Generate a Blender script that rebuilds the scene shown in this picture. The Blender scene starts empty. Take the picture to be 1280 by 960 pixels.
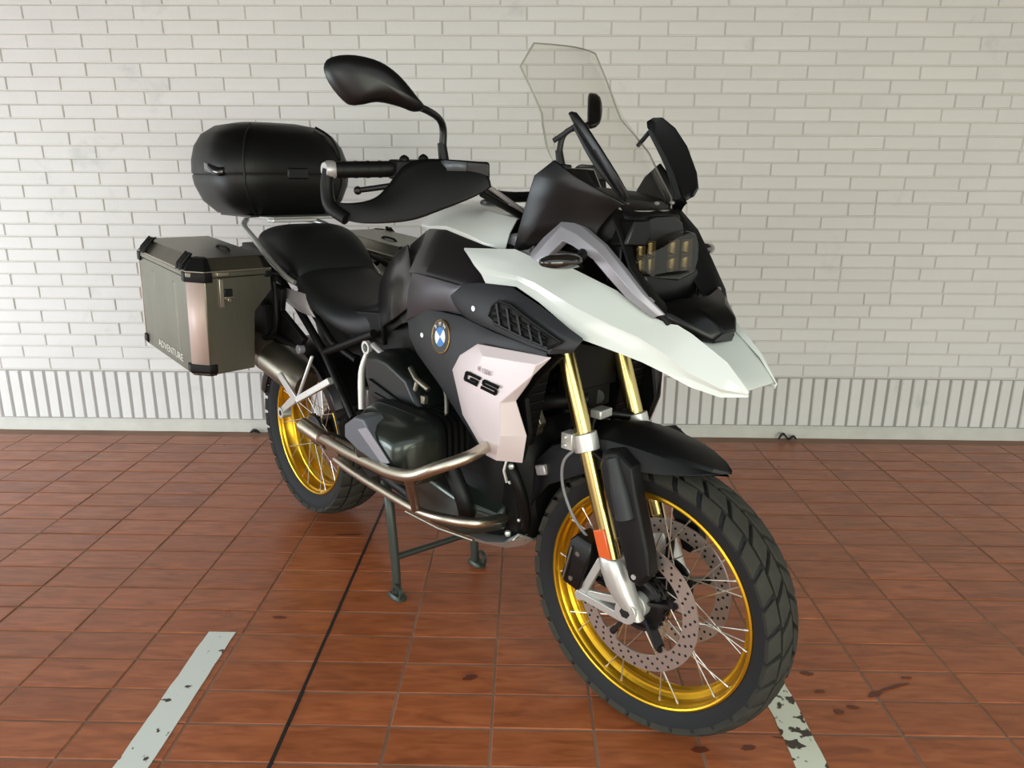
import bpy, bmesh, math, random
from mathutils import Vector, Matrix, Euler
random.seed(7)
R = math.radians
scn = bpy.context.scene
col = scn.collection

# ------------------------------------------------------------------ camera, sky, light, exposure
cam_d = bpy.data.cameras.new('camera'); cam = bpy.data.objects.new('camera', cam_d); col.objects.link(cam)
cam_d.sensor_width = 36; cam_d.sensor_fit = 'HORIZONTAL'; cam_d.lens = 26.555
cam_d.clip_start = .05; cam_d.clip_end = 100
cam.location = (0, 0, 1.2195)
_p, _y, _r = .26177, -.01669, .00615
_f = Vector((math.sin(_y)*math.cos(_p), math.cos(_y)*math.cos(_p), -math.sin(_p)))
_rt = Vector((math.cos(_y), -math.sin(_y), 0)); _up = _rt.cross(_f)
_r2 = _rt*math.cos(_r)+_up*math.sin(_r); _u2 = -_rt*math.sin(_r)+_up*math.cos(_r)
cam.rotation_euler = Matrix((_r2, _u2, -_f)).transposed().to_euler()
scn.camera = cam

w = bpy.data.worlds.new('sky'); scn.world = w; w.use_nodes = True
wn = w.node_tree; bg = wn.nodes['Background']
tc = wn.nodes.new('ShaderNodeTexCoord'); sx = wn.nodes.new('ShaderNodeSeparateXYZ'); rp = wn.nodes.new('ShaderNodeValToRGB')
wn.links.new(tc.outputs['Generated'], sx.inputs[0]); wn.links.new(sx.outputs['Z'], rp.inputs[0])
rp.color_ramp.elements[0].position = 0; rp.color_ramp.elements[0].color = (.60, .61, .54, 1)
rp.color_ramp.elements[1].position = .6; rp.color_ramp.elements[1].color = (.85, .93, 1, 1)
wn.links.new(rp.outputs[0], bg.inputs['Color']); bg.inputs['Strength'].default_value = 1.15

def area(name, loc, target, sx_, sy_, power, colr):
    d = bpy.data.lights.new(name, 'AREA'); d.shape = 'RECTANGLE'; d.size = sx_; d.size_y = sy_; d.energy = power; d.color = colr
    o = bpy.data.objects.new(name, d); col.objects.link(o); o.location = loc
    o.rotation_euler = (Vector(target)-Vector(loc)).to_track_quat('-Z', 'Y').to_euler(); return o
area('daylight_fill_left', (-4.6, 1.5, .6), (-1.9, 3.5, .05), 2.2, 1.0, 75, (.84, .93, 1))  # added off-frame lamp standing in for daylight, lifts the low left wall
area('daylight_fill_front_left', (-3.0, -2.4, .95), (-.2, 2.4, .35), 3.0, 1.4, 50, (1, .97, .95))  # added fill lamp, brightens left-facing panels and the floor
area('daylight_fill_front', (2.1, -2.8, 1.15), (1.3, 3.0, .3), 4.5, 1.7, 120, (.95, 1, .83))  # added fill lamp behind the camera, lifts the right half
scn.view_settings.view_transform = 'Standard'; scn.view_settings.look = 'None'
scn.view_settings.gamma = 1; scn.view_settings.use_curve_mapping = False
scn.view_settings.exposure = 0.27

# ------------------------------------------------------------------ materials
def lin(c):
    return tuple(((x/255)/12.92 if x/255 <= .04045 else ((x/255+.055)/1.055)**2.4) for x in c)+(1,)
def mat(name, rgb, rough=.5, metal=0, bump=0, bscale=60, vary=0, vscale=8, coat=0, spec=.5, stretch=None, rnd=0):
    m = bpy.data.materials.new(name); m.use_nodes = True
    nt = m.node_tree; b = nt.nodes['Principled BSDF']; L = nt.links.new
    c = lin(rgb); b.inputs['Base Color'].default_value = c
    b.inputs['Roughness'].default_value = rough; b.inputs['Metallic'].default_value = metal
    b.inputs['Specular IOR Level'].default_value = spec; b.inputs['Coat Weight'].default_value = coat
    b.inputs['Coat Roughness'].default_value = .08
    t = nt.nodes.new('ShaderNodeTexCoord'); mp = nt.nodes.new('ShaderNodeMapping'); L(t.outputs['Object'], mp.inputs[0])
    if stretch: mp.inputs['Scale'].default_value = stretch
    if vary or rnd:
        n = nt.nodes.new('ShaderNodeTexNoise'); n.inputs['Scale'].default_value = vscale; n.inputs['Detail'].default_value = 6
        L(mp.outputs[0], n.inputs['Vector'])
        hs = nt.nodes.new('ShaderNodeHueSaturation'); hs.inputs['Color'].default_value = c
        mr = nt.nodes.new('ShaderNodeMapRange'); mr.inputs[1].default_value = .25; mr.inputs[2].default_value = .75
        mr.inputs[3].default_value = 1-vary; mr.inputs[4].default_value = 1+vary
        L(n.outputs['Fac'], mr.inputs[0])
        if rnd:
            oi = nt.nodes.new('ShaderNodeObjectInfo'); m2 = nt.nodes.new('ShaderNodeMapRange')
            m2.inputs[3].default_value = 1-rnd; m2.inputs[4].default_value = 1+rnd
            L(oi.outputs['Random'], m2.inputs[0]); mm = nt.nodes.new('ShaderNodeMath'); mm.operation = 'MULTIPLY'
            L(mr.outputs[0], mm.inputs[0]); L(m2.outputs[0], mm.inputs[1]); L(mm.outputs[0], hs.inputs['Value'])
        else: L(mr.outputs[0], hs.inputs['Value'])
        L(hs.outputs[0], b.inputs['Base Color'])
    if bump:
        n2 = nt.nodes.new('ShaderNodeTexNoise'); n2.inputs['Scale'].default_value = bscale; n2.inputs['Detail'].default_value = 4
        L(mp.outputs[0], n2.inputs['Vector']); bp = nt.nodes.new('ShaderNodeBump')
        bp.inputs['Strength'].default_value = bump; bp.inputs['Distance'].default_value = .002
        L(n2.outputs['Fac'], bp.inputs['Height']); L(bp.outputs[0], b.inputs['Normal'])
    return m
M = {}
def wall_mat():
    m = mat('wall_paint', (216, 215, 213), .55, bump=.35, bscale=90, vary=.035, vscale=6, rnd=.03); nt = m.node_tree; L = nt.links.new; b = nt.nodes['Principled BSDF']
    geo = nt.nodes.new('ShaderNodeNewGeometry'); n = nt.nodes.new('ShaderNodeTexNoise'); n.inputs['Scale'].default_value = 3.2; n.inputs['Detail'].default_value = 9; n.inputs['Roughness'].default_value = .7
    L(geo.outputs['Position'], n.inputs['Vector']); r = nt.nodes.new('ShaderNodeValToRGB'); e = r.color_ramp.elements
    e[0].position = .60; e[0].color = (1, 1, 1, 1); e[1].position = .76; e[1].color = (.74, .77, .77, 1); L(n.outputs['Fac'], r.inputs[0])
    src = b.inputs['Base Color'].links[0].from_socket; mx = nt.nodes.new('ShaderNodeMixRGB'); mx.blend_type = 'MULTIPLY'; mx.inputs[0].default_value = 1
    L(src, mx.inputs[1]); L(r.outputs[0], mx.inputs[2]); L(mx.outputs[0], b.inputs['Base Color']); return m
M['white'] = mat('white_paint_gloss', (206, 211, 206), .3, coat=.4)
M['whitewall'] = wall_mat()
M['black'] = mat('black_plastic', (8, 8, 8), .5, spec=.25, bump=.15, bscale=700)
M['blacksatin'] = mat('black_satin_metal', (10, 10, 11), .38, spec=.4)
M['blackgloss'] = mat('black_gloss', (10, 11, 11), .12, coat=.6)
M['darkgrey'] = mat('dark_grey_plastic', (42, 44, 47), .5, spec=.35, bump=.15, bscale=800)
M['guardgrey'] = mat('charcoal_plastic', (14, 14, 15), .48, spec=.28, bump=.1, bscale=800)
M['tank'] = mat('dark_metallic_paint', (34, 32, 34), .3, metal=.4, coat=.3)
M['leather'] = mat('seat_vinyl', (26, 27, 29), .5, spec=.35, bump=.3, bscale=500)
M['pillion'] = mat('seat_vinyl_textured', (15, 18, 17), .55, spec=.3, bump=.4, bscale=350)
M['case'] = mat('case_black_textured', (8, 9, 8), .42, spec=.35, bump=.3, bscale=420)
M['silver'] = mat('silver_paint', (176, 172, 172), .35, metal=.45)
M['pinksilver'] = mat('satin_silver_paint', (214, 202, 203), .4, metal=.15)
M['lilac'] = mat('grey_silver_paint', (148, 146, 152), .4, metal=.35)
M['alloy'] = mat('cast_alloy', (205, 205, 200), .35, metal=.6)
M['steel'] = mat('brushed_steel', (196, 189, 172), .32, metal=1)
M['dullsteel'] = mat('dull_exhaust_steel', (132, 126, 112), .42, metal=.9, vary=.12, vscale=14)
M['spoke'] = mat('spoke_steel', (200, 196, 186), .3, metal=.9)
M['gold'] = mat('gold_anodised', (222, 172, 44), .28, metal=.9)
M['goldtube'] = mat('gold_fork_anodised', (196, 178, 116), .24, metal=1)
M['rubber'] = mat('tyre_rubber', (27, 28, 30), .7, bump=.2, bscale=250, spec=.35)
M['tread'] = mat('dusty_tread', (52, 51, 45), .85, bump=.25, bscale=200, vary=.15, vscale=30, spec=.3)
M['trimgrey'] = mat('tank_trim_grey', (66, 62, 66), .35, metal=.4)
M['cowl'] = mat('cowl_black', (7, 8, 8), .3, spec=.28)
M['disc'] = mat('disc_steel', (190, 178, 170), .35, metal=.8)
M['hole'] = mat('drilled_hole', (14, 12, 11), .8)
M['alu'] = mat('pannier_aluminium', (122, 119, 107), .36, metal=.92, bump=.12, bscale=18, stretch=(9, 9, .8), vary=.07, vscale=3)
M['edgesheen'] = mat('pannier_edge_sheen', (196, 174, 165), .5, metal=.15)  # pinkish reflection of the chamfer put into the colour
M['greencover'] = mat('dark_green_grey_metal', (52, 58, 52), .3, metal=.6, coat=.3)
M['engine'] = mat('engine_grey', (26, 27, 27), .5, metal=.5)
M['bracketgrey'] = mat('engine_trim_grey', (96, 99, 104), .45, metal=.4)
M['rust'] = mat('aged_clamp', (112, 84, 68), .5, metal=.6, vary=.2, vscale=60)
M['capmetal'] = mat('silencer_cap_metal', (92, 80, 74), .5, metal=.5, vary=.15, vscale=20)
M['orange'] = mat('orange_reflector', (214, 92, 40), .25, coat=.5)
M['standgreen'] = mat('stand_steel', (66, 72, 66), .45, metal=.5)
M['blue'] = mat('enamel_blue', (40, 120, 200), .2, coat=.5)
M['enamelwhite'] = mat('enamel_white', (235, 238, 240), .2, coat=.5)
M['ring'] = mat('badge_rim', (170, 140, 90), .25, metal=.9)
M['letter'] = mat('black_decal', (10, 9, 10), .7, spec=.1)
M['intakedark'] = mat('intake_cover_dark', (26, 30, 28), .35, metal=.4)
M['whiteletter'] = mat('white_decal', (214, 214, 206), .5)
M['lampmetal'] = mat('lamp_reflector', (112, 100, 74), .3, metal=1)
M['smoke'] = mat('smoked_lens', (30, 26, 22), .1, coat=.8)
M['brick_gap'] = mat('wall_joint', (205, 202, 196), .8)
M['soldier_gap'] = mat('wall_joint_dark', (150, 148, 146), .85)
M['kerb'] = mat('painted_plinth', (200, 198, 190), .6, bump=.4, bscale=40, vary=.08, vscale=12)
M['ceil'] = mat('ceiling_plaster', (84, 80, 75), .8, bump=.2, bscale=30)
M['sealant'] = mat('joint_sealant', (26, 22, 20), .6)
M['hose'] = mat('grey_hose', (120, 120, 122), .4)
M['scrap'] = mat('black_scrap', (24, 22, 18), .6)

# clear screen
m = bpy.data.materials.new('clear_screen'); m.use_nodes = True; nt = m.node_tree; L = nt.links.new
for n in list(nt.nodes):
    if n.type != 'OUTPUT_MATERIAL': nt.nodes.remove(n)
out = nt.nodes['Material Output']; tr = nt.nodes.new('ShaderNodeBsdfTransparent'); gl = nt.nodes.new('ShaderNodeBsdfGlossy')
tr.inputs[0].default_value = (.965, .965, .95, 1); gl.inputs['Roughness'].default_value = .06
fr = nt.nodes.new('ShaderNodeLayerWeight'); fr.inputs[0].default_value = .12; mx = nt.nodes.new('ShaderNodeMixShader')
k_ = nt.nodes.new('ShaderNodeMath'); k_.operation = 'MULTIPLY'; k_.inputs[1].default_value = .3; L(fr.outputs[1], k_.inputs[0]); L(k_.outputs[0], mx.inputs[0]); L(tr.outputs[0], mx.inputs[1]); L(gl.outputs[0], mx.inputs[2]); L(mx.outputs[0], out.inputs[0])
M['screen'] = m
m = bpy.data.materials.new('lamp_glass'); m.use_nodes = True; nt = m.node_tree; L = nt.links.new
for n in list(nt.nodes):
    if n.type != 'OUTPUT_MATERIAL': nt.nodes.remove(n)
out = nt.nodes['Material Output']; tr = nt.nodes.new('ShaderNodeBsdfTransparent'); gl = nt.nodes.new('ShaderNodeBsdfGlossy')
tr.inputs[0].default_value = (.62, .60, .55, 1); gl.inputs['Roughness'].default_value = .04
fr = nt.nodes.new('ShaderNodeLayerWeight'); fr.inputs[0].default_value = .18; mx = nt.nodes.new('ShaderNodeMixShader')
k_ = nt.nodes.new('ShaderNodeMath'); k_.operation = 'MULTIPLY'; k_.inputs[1].default_value = .4; L(fr.outputs[1], k_.inputs[0]); L(k_.outputs[0], mx.inputs[0]); L(tr.outputs[0], mx.inputs[1]); L(gl.outputs[0], mx.inputs[2]); L(mx.outputs[0], out.inputs[0])
M['lampglass'] = m

# quarry tile: streaked red clay, own tint per tile
def tile_mat():
    m = bpy.data.materials.new('red_quarry_tile'); m.use_nodes = True; nt = m.node_tree; L = nt.links.new; b = nt.nodes['Principled BSDF']
    t = nt.nodes.new('ShaderNodeTexCoord'); oi = nt.nodes.new('ShaderNodeObjectInfo')
    geo = nt.nodes.new('ShaderNodeNewGeometry')
    mp = nt.nodes.new('ShaderNodeMapping'); mp.inputs['Scale'].default_value = (4, 22, 1); L(geo.outputs['Position'], mp.inputs[0])
    n = nt.nodes.new('ShaderNodeTexNoise'); n.noise_dimensions = '4D'; n.inputs['Scale'].default_value = 1.6; n.inputs['Detail'].default_value = 7
    n.inputs['Distortion'].default_value = 1.4; L(mp.outputs[0], n.inputs['Vector'])
    mu = nt.nodes.new('ShaderNodeMath'); mu.operation = 'MULTIPLY'; mu.inputs[1].default_value = 30; L(oi.outputs['Random'], mu.inputs[0]); L(mu.outputs[0], n.inputs['W'])
    rp = nt.nodes.new('ShaderNodeValToRGB'); e = rp.color_ramp.elements
    e[0].position = .25; e[0].color = lin((124, 66, 36)); e[1].position = .75; e[1].color = lin((178, 104, 62))
    x = rp.color_ramp.elements.new(.5); x.color = lin((158, 87, 50))
    L(n.outputs['Fac'], rp.inputs[0])
    hs = nt.nodes.new('ShaderNodeHueSaturation'); mr = nt.nodes.new('ShaderNodeMapRange'); mr.inputs[3].default_value = .88; mr.inputs[4].default_value = 1.1
    L(oi.outputs['Random'], mr.inputs[0]); L(mr.outputs[0], hs.inputs['Value']); L(rp.outputs[0], hs.inputs['Color']); L(hs.outputs[0], b.inputs['Base Color'])
    n2 = nt.nodes.new('ShaderNodeTexNoise'); n2.inputs['Scale'].default_value = 9; n2.inputs['Detail'].default_value = 5; L(geo.outputs['Position'], n2.inputs['Vector'])
    r2 = nt.nodes.new('ShaderNodeMapRange'); r2.inputs[3].default_value = .2; r2.inputs[4].default_value = .46; L(n2.outputs['Fac'], r2.inputs[0]); L(r2.outputs[0], b.inputs['Roughness'])
    bp = nt.nodes.new('ShaderNodeBump'); bp.inputs['Strength'].default_value = .25; bp.inputs['Distance'].default_value = .002
    L(n.outputs['Fac'], bp.inputs['Height']); L(bp.outputs[0], b.inputs['Normal'])
    b.inputs['Specular IOR Level'].default_value = .5
    return m
M['tile'] = tile_mat()
M['mortar'] = mat('floor_mortar', (136, 104, 84), .85, bump=.4, bscale=150, vary=.2, vscale=5)
def worn_paint(name, rgb, thr):
    m = bpy.data.materials.new(name); m.use_nodes = True; nt = m.node_tree; L = nt.links.new; b = nt.nodes['Principled BSDF']
    geo = nt.nodes.new('ShaderNodeNewGeometry'); n = nt.nodes.new('ShaderNodeTexNoise'); n.inputs['Scale'].default_value = 26; n.inputs['Detail'].default_value = 6
    L(geo.outputs['Position'], n.inputs['Vector']); rp = nt.nodes.new('ShaderNodeValToRGB'); e = rp.color_ramp.elements
    e[0].position = thr; e[0].color = lin((70, 60, 50)); e[1].position = thr+.03; e[1].color = lin(rgb)
    L(n.outputs['Fac'], rp.inputs[0]); L(rp.outputs[0], b.inputs['Base Color']); b.inputs['Roughness'].default_value = .6
    return m
M['line'] = worn_paint('worn_white_line', (222, 226, 216), .33)
M['line2'] = worn_paint('very_worn_white_line', (216, 218, 196), .43)

# ------------------------------------------------------------------ geometry kit
V = Vector
def spline(pts, n=8, closed=False):
    pts = [V(p) for p in pts]; N = len(pts); out = []
    rng = range(N if closed else N-1)
    for i in rng:
        if closed: a, b, c, d = pts[i-1], pts[i], pts[(i+1) % N], pts[(i+2) % N]
        else: a, b, c, d = pts[max(i-1, 0)], pts[i], pts[i+1], pts[min(i+2, N-1)]
        for k in range(n):
            t = k/n; t2 = t*t; t3 = t2*t
            out.append(.5*((2*b)+(-a+c)*t+(2*a-5*b+4*c-d)*t2+(-a+3*b-3*c+d)*t3))
    if not closed: out.append(pts[-1])
    return out
class G:
    def __init__(s): s.v = []; s.f = []; s.m = []; s.cur = 0
    def add(s, vs, fs):
        o = len(s.v); s.v += [V(p) for p in vs]; s.f += [tuple(i+o for i in f) for f in fs]; s.m += [s.cur]*len(fs); return s
    def grid(s, rows, cu=False, cv=False):
        nr = len(rows); nc = len(rows[0]); vs = [p for r in rows for p in r]; fs = []
        for i in range(nr if cu else nr-1):
            for j in range(nc if cv else nc-1):
                a = i*nc+j; b = i*nc+(j+1) % nc; c = ((i+1) % nr)*nc+(j+1) % nc; d = ((i+1) % nr)*nc+j
                fs.append((a, b, c, d))
        return s.add(vs, fs)
    def loft(s, rings, caps=True):
        nc = len(rings[0]); o = len(s.v); s.grid(rings, cv=True)
        if caps:
            s.f.append(tuple(o+i for i in reversed(range(nc)))); s.m.append(s.cur)
            e = o+(len(rings)-1)*nc; s.f.append(tuple(e+i for i in range(nc))); s.m.append(s.cur)
        return s
    def tube(s, pts, r, n=10, closed=False, caps=True, sm=0):
        if sm: 
            rr = r
            pts2 = spline(pts, sm, closed)
            if isinstance(r, (list, tuple)):
                L_ = len(pts2); k = len(r)-1
                rr = [r[min(int(i/(L_-1)*k), k-1)]*(1-(i/(L_-1)*k-min(int(i/(L_-1)*k), k-1)))+r[min(int(i/(L_-1)*k), k-1)+1]*(i/(L_-1)*k-min(int(i/(L_-1)*k), k-1)) for i in range(L_)]
            pts = pts2; r = rr
        pts = [V(p) for p in pts]; N = len(pts)
        if not isinstance(r, (list, tuple)): r = [r]*N
        up = None; rings = []
        for i, p in enumerate(pts):
            if closed: d = pts[(i+1) % N]-pts[i-1]
            else: d = pts[min(i+1, N-1)]-pts[max(i-1, 0)]
            d.normalize()
            if up is None:
                up = V((0, 0, 1)) if abs(d.z) < .9 else V((1, 0, 0))
            x = d.cross(up); x.normalize(); y = x.cross(d); y.normalize(); up = y
            rings.append([p+(x*math.cos(2*math.pi*k/n)+y*math.sin(2*math.pi*k/n))*r[i] for k in range(n)])
        if closed: return s.grid(rings, cu=True, cv=True)
        return s.loft(rings, caps)
    def cyl(s, a, b, r0, r1=None, n=14, caps=True):
        return s.tube([a, b], [r0, r0 if r1 is None else r1], n, caps=caps)
    def box(s, c, size, rot=None):
        c = V(c); h = V(size)*.5; mtx = rot if rot else Matrix.Identity(3)
        vs = [c+mtx @ V((x*h.x, y*h.y, z*h.z)) for x in (-1, 1) for y in (-1, 1) for z in (-1, 1)]
        return s.add(vs, [(0, 1, 3, 2), (4, 6, 7, 5), (0, 4, 5, 1), (2, 3, 7, 6), (0, 2, 6, 4), (1, 5, 7, 3)])
    def beam(s, a, b, wx, wy, up=(0, 0, 1)):
        a = V(a); b = V(b); d = (b-a).normalized(); x = d.cross(V(up)).normalized(); y = x.cross(d)
        rg = [[p+x*sx_*wx/2+y*sy_*wy/2 for sx_, sy_ in ((-1, -1), (1, -1), (1, 1), (-1, 1))] for p in (a, b)]
        return s.loft(rg)
    def prism(s, outline, d):
        o = [V(p) for p in outline]; d = V(d); n = len(o)
        s.add(o+[p+d for p in o], [tuple(range(n)), tuple(reversed(range(n, 2*n)))]+[(i, i+n, (i+1) % n+n, (i+1) % n) for i in range(n)])
        return s
    def lathe(s, prof, n=48, axis='y', c=(0, 0, 0), a0=0, a1=2*math.pi):
        full = abs(a1-a0-2*math.pi) < 1e-6; N = n if full else n+1; rows = []
        for i in range(N):
            a = a0+(a1-a0)*i/n; ca, sa = math.cos(a), math.sin(a)
            if axis == 'y': rows.append([V(c)+V((r*ca, y, r*sa)) for r, y in prof])
            elif axis == 'z': rows.append([V(c)+V((r*ca, r*sa, y)) for r, y in prof])
            else: rows.append([V(c)+V((y, r*ca, r*sa)) for r, y in prof])
        return s.grid(rows, cu=full)
    def ball(s, c, r, n=12):
        r = r if isinstance(r, (tuple, list)) else (r, r, r); c = V(c)
        return s.loft([[c+V((r[0]*math.sin(t)*math.cos(u), r[1]*math.sin(t)*math.sin(u), r[2]*math.cos(t))) for u in [2*math.pi*k/n for k in range(n)]] for t in [math.pi*(i+.02)/(n//2+.04) for i in range(n//2+1)]])
    def mir(s):
        g = G(); g.v = [V((p.x, -p.y, p.z)) for p in s.v]; g.f = [tuple(reversed(f)) for f in s.f]; g.m = list(s.m); return g
    def xf(s, fn): s.v = [V(fn(p)) for p in s.v]; return s
    def build(s, name, mats, parent=None, bevel=0, seg=2, sub=0, thick=0, smooth=True, ang=40, off=0, loc=None, rot=None, fix=True):
        me = bpy.data.meshes.new(name); me.from_pydata([tuple(p) for p in s.v], [], s.f)
        mats = mats if isinstance(mats, (list, tuple)) else [mats]
        for k in mats: me.materials.append(M[k])
        for p, i in zip(me.polygons, s.m): p.material_index = min(i, len(mats)-1)
        if fix:
            bm = bmesh.new(); bm.from_mesh(me); bmesh.ops.recalc_face_normals(bm, faces=bm.faces); bm.to_mesh(me); bm.free()
        if smooth:
            me.shade_smooth(); me.set_sharp_from_angle(angle=R(ang))
        o = bpy.data.objects.new(name, me); col.objects.link(o)
        if parent: o.parent = parent
        if loc: o.location = loc
        if rot: o.rotation_euler = rot
        if sub:
            k = o.modifiers.new('sub', 'SUBSURF'); k.levels = sub; k.render_levels = sub; k.boundary_smooth = 'PRESERVE_CORNERS'
        if thick:
            k = o.modifiers.new('thick', 'SOLIDIFY'); k.thickness = thick; k.offset = off
        if bevel:
            k = o.modifiers.new('bevel', 'BEVEL'); k.width = bevel; k.segments = seg; k.limit_method = 'ANGLE'; k.angle_limit = R(32); k.harden_normals = False
        return o
def sup(cx, cy, z, rx, ry, n=4, N=32):      # superellipse ring in a horizontal plane
    o = []
    for k in range(N):
        a = 2*math.pi*k/N; c, s_ = math.cos(a), math.sin(a)
        o.append(V((cx+rx*math.copysign(abs(c)**(2/n), c), cy+ry*math.copysign(abs(s_)**(2/n), s_), z)))
    return o
def supax(axis, t, cu, cv, ru, rv, n=4, N=24):  # the same ring across another axis
    return [{'x': V((t, p.x, p.y)), 'y': V((p.x, t, p.y)), 'z': V((p.x, p.y, t))}[axis] for p in sup(cu, cv, 0, ru, rv, n, N)]
def ngon(g, pts, thick_dir):
    return g.prism(pts, thick_dir)
def text_geo(txt, size, extrude=.001, shear=0):
    c = bpy.data.curves.new('tmp_text', 'FONT'); c.body = txt; c.size = size; c.extrude = extrude; c.shear = shear; c.align_x = 'CENTER'; c.align_y = 'CENTER'; c.resolution_u = 2
    o = bpy.data.objects.new('tmp_text', c); col.objects.link(o); dg = bpy.context.evaluated_depsgraph_get()
    me = o.evaluated_get(dg).to_mesh(); g = G(); g.add([v.co.copy() for v in me.vertices], [tuple(p.vertices) for p in me.polygons])
    o.evaluated_get(dg).to_mesh_clear(); bpy.data.objects.remove(o); bpy.data.curves.remove(c); return g
def place(g, o, ux, uy, sx_=1, sy_=1):      # map local x,y(,z) to a 3-D frame
    o = V(o); ux = V(ux).normalized(); n = ux.cross(V(uy)).normalized(); uy = n.cross(ux)
    g.v = [o+ux*p.x*sx_+uy*p.y*sy_+n*p.z for p in g.v]; return g
def tag(o, label=None, cat=None, group=None, kind=None):
    if label: o['label'] = label
    if cat: o['category'] = cat
    if group: o['group'] = group
    if kind: o['kind'] = kind
    return o
def empty(name, loc, rot=(0, 0, 0)):
    o = bpy.data.objects.new(name, None); col.objects.link(o); o.location = loc; o.rotation_euler = rot; o.empty_display_size = .1; return o
#%%STRUCTURE
WY = 3.585
# ------------------------------------------------------------------ floor
tw, td = .2361, .119; tx0, ty0 = -.540, 1.3585; FX0, FX1 = -4.6, 4.4; FY0 = -3.2
g = G(); g.box((-.1, (FY0+WY+.1)/2, -.06), (FX1-FX0, WY+.1-FY0, .116))
floor = g.build('floor', 'mortar'); tag(floor, 'red quarry tile floor with pale joints', kind='structure')
def tile_geo(wx, wy, h=.006, b=.0022):
    x, y = wx/2, wy/2; g = G()
    g.add([(-x, -y, -h), (x, -y, -h), (x, y, -h), (-x, y, -h), (-x, -y, -b*.7), (x, -y, -b*.7), (x, y, -b*.7), (-x, y, -b*.7), (-x+b, -y+b, 0), (x-b, -y+b, 0), (x-b, y-b, 0), (-x+b, y-b, 0)],
          [(8, 9, 10, 11)]+[(i, (i+1) % 4, (i+1) % 4+4, i+4) for i in range(4)]+[(i+4, (i+1) % 4+4, (i+1) % 4+8, i+8) for i in range(4)])
    return g
def mk_mesh(g, name, mk):
    me = bpy.data.meshes.new(name); me.from_pydata([tuple(p) for p in g.v], [], g.f); me.materials.append(M[mk]); return me
tmes = [mk_mesh(tile_geo(tw-.005+random.uniform(-.001, .001), td-.005+random.uniform(-.0012, .0012)), 'floor_tile', 'tile') for _ in range(5)]
def project(p):
    d = V(p)-cam.location; z = d.dot(_f); return (640+944.17*d.dot(_r2)/z, 480-944.17*d.dot(_u2)/z) if z > .05 else (-9999, -9999)
cands = []; rest = []
for i in range(-17, 21):
    for j in range(-38, 19):
        cx, cy = tx0+(i+.5)*tw, ty0+(j+.5)*td
        if cx < FX0+.1 or cx > FX1-.1 or cy < FY0+.1: continue
        px, py = project((cx, cy, 0)); inside = -60 < px < 1340 and 520 < py < 1010 and cy < WY-.04
        (cands if inside else rest).append((cx, cy))
cands.sort(key=lambda c: c[1]); rest += cands[300:]; cands = cands[:300]
for cx, cy in cands:
    o = bpy.data.objects.new('floor_tile', random.choice(tmes)); col.objects.link(o); o.parent = floor
    o.location = (cx, cy, random.uniform(-.0012, .0004)); o.rotation_euler = (random.uniform(-.003, .003), random.uniform(-.003, .003), random.uniform(-.003, .003))
g = G()
for cx, cy in rest:
    if cy+td/2 > WY+.02: continue
    t = tile_geo(tw-.006, td-.006); g.add([p+V((cx, cy, random.uniform(-.001, .0004))) for p in t.v], t.f)
o = g.build('floor_tiling', 'tile', floor, smooth=False); tag(o, kind='stuff')
g = G(); g.box((tx0, (1.0+WY)/2-.6, -.001), (.0085, WY-.4, .0035)); g.build('joint_sealant', 'sealant', floor)
# dried drips near the front wheel
def blob(g, x, y, rx, ry, a=0, z=.0006):
    n = 14; pts = []
    for k in range(n):
        t = 2*math.pi*k/n; r = 1+random.uniform(-.25, .25); u, v = rx*r*math.cos(t), ry*r*math.sin(t)
        pts.append((x+u*math.cos(a)-v*math.sin(a), y+u*math.sin(a)+v*math.cos(a), z))
    g.prism(pts, (0, 0, .0005))
M['drip'] = mat('dried_drip', (96, 46, 28), .4)
g = G()
for x, y, rx, ry in ((.877, 1.622, .022, .009), (.935, 1.652, .045, .005), (.985, 1.69, .014, .004), (.80, 1.575, .016, .005), (.76, 1.556, .012, .008), (.742, 1.63, .012, .006), (.735, 1.70, .016, .007), (.62, 1.46, .04, .004), (.51, 1.43, .02, .008), (.40, 1.42, .02, .01), (-.70, 1.92, .02, .006), (-.62, 2.45, .05, .006), (-.13, 1.66, .018, .01)):
    blob(g, x, y, rx, ry, random.uniform(-.2, .4))
o = g.build('drip_stain', 'drip', floor, smooth=False); tag(o, kind='stuff')

# painted bay lines
def line(x0, x1, y0, y1, mk, seed, chips=0):
    random.seed(seed); g = G(); n = 60; rows = []
    for k in range(n+1):
        y = y0+(y1-y0)*k/n; e = lambda: random.uniform(-.0016, .0016)+(random.choice((0, 0, 0, 0, 1))*random.uniform(0, .007) if chips else 0)
        rows.append([V((x0+e(), y, .0014)), V((x1-abs(e()), y, .0014))])
    g.grid(rows); return g.build('parking_line', mk, None, thick=.0012, smooth=False, off=-1)
tag(line(-.873, -.797, -.5, 1.842, 'line', 3), 'white painted bay line running across the tiles left of the motorcycle', 'floor marking')
tag(line(.597, .668, -.5, 1.80, 'line2', 4, 1), 'chipped white painted bay line emerging from behind the front tyre', 'floor marking')
random.seed(11)

# ------------------------------------------------------------------ brick wall
wall = G(); wall.box((-.1, WY+.1555, 1.17), (9.2, .30, 2.43)); wall = wall.build('wall_back', 'brick_gap'); tag(wall, 'white painted brick wall with a soldier course at its foot', kind='structure')
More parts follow.
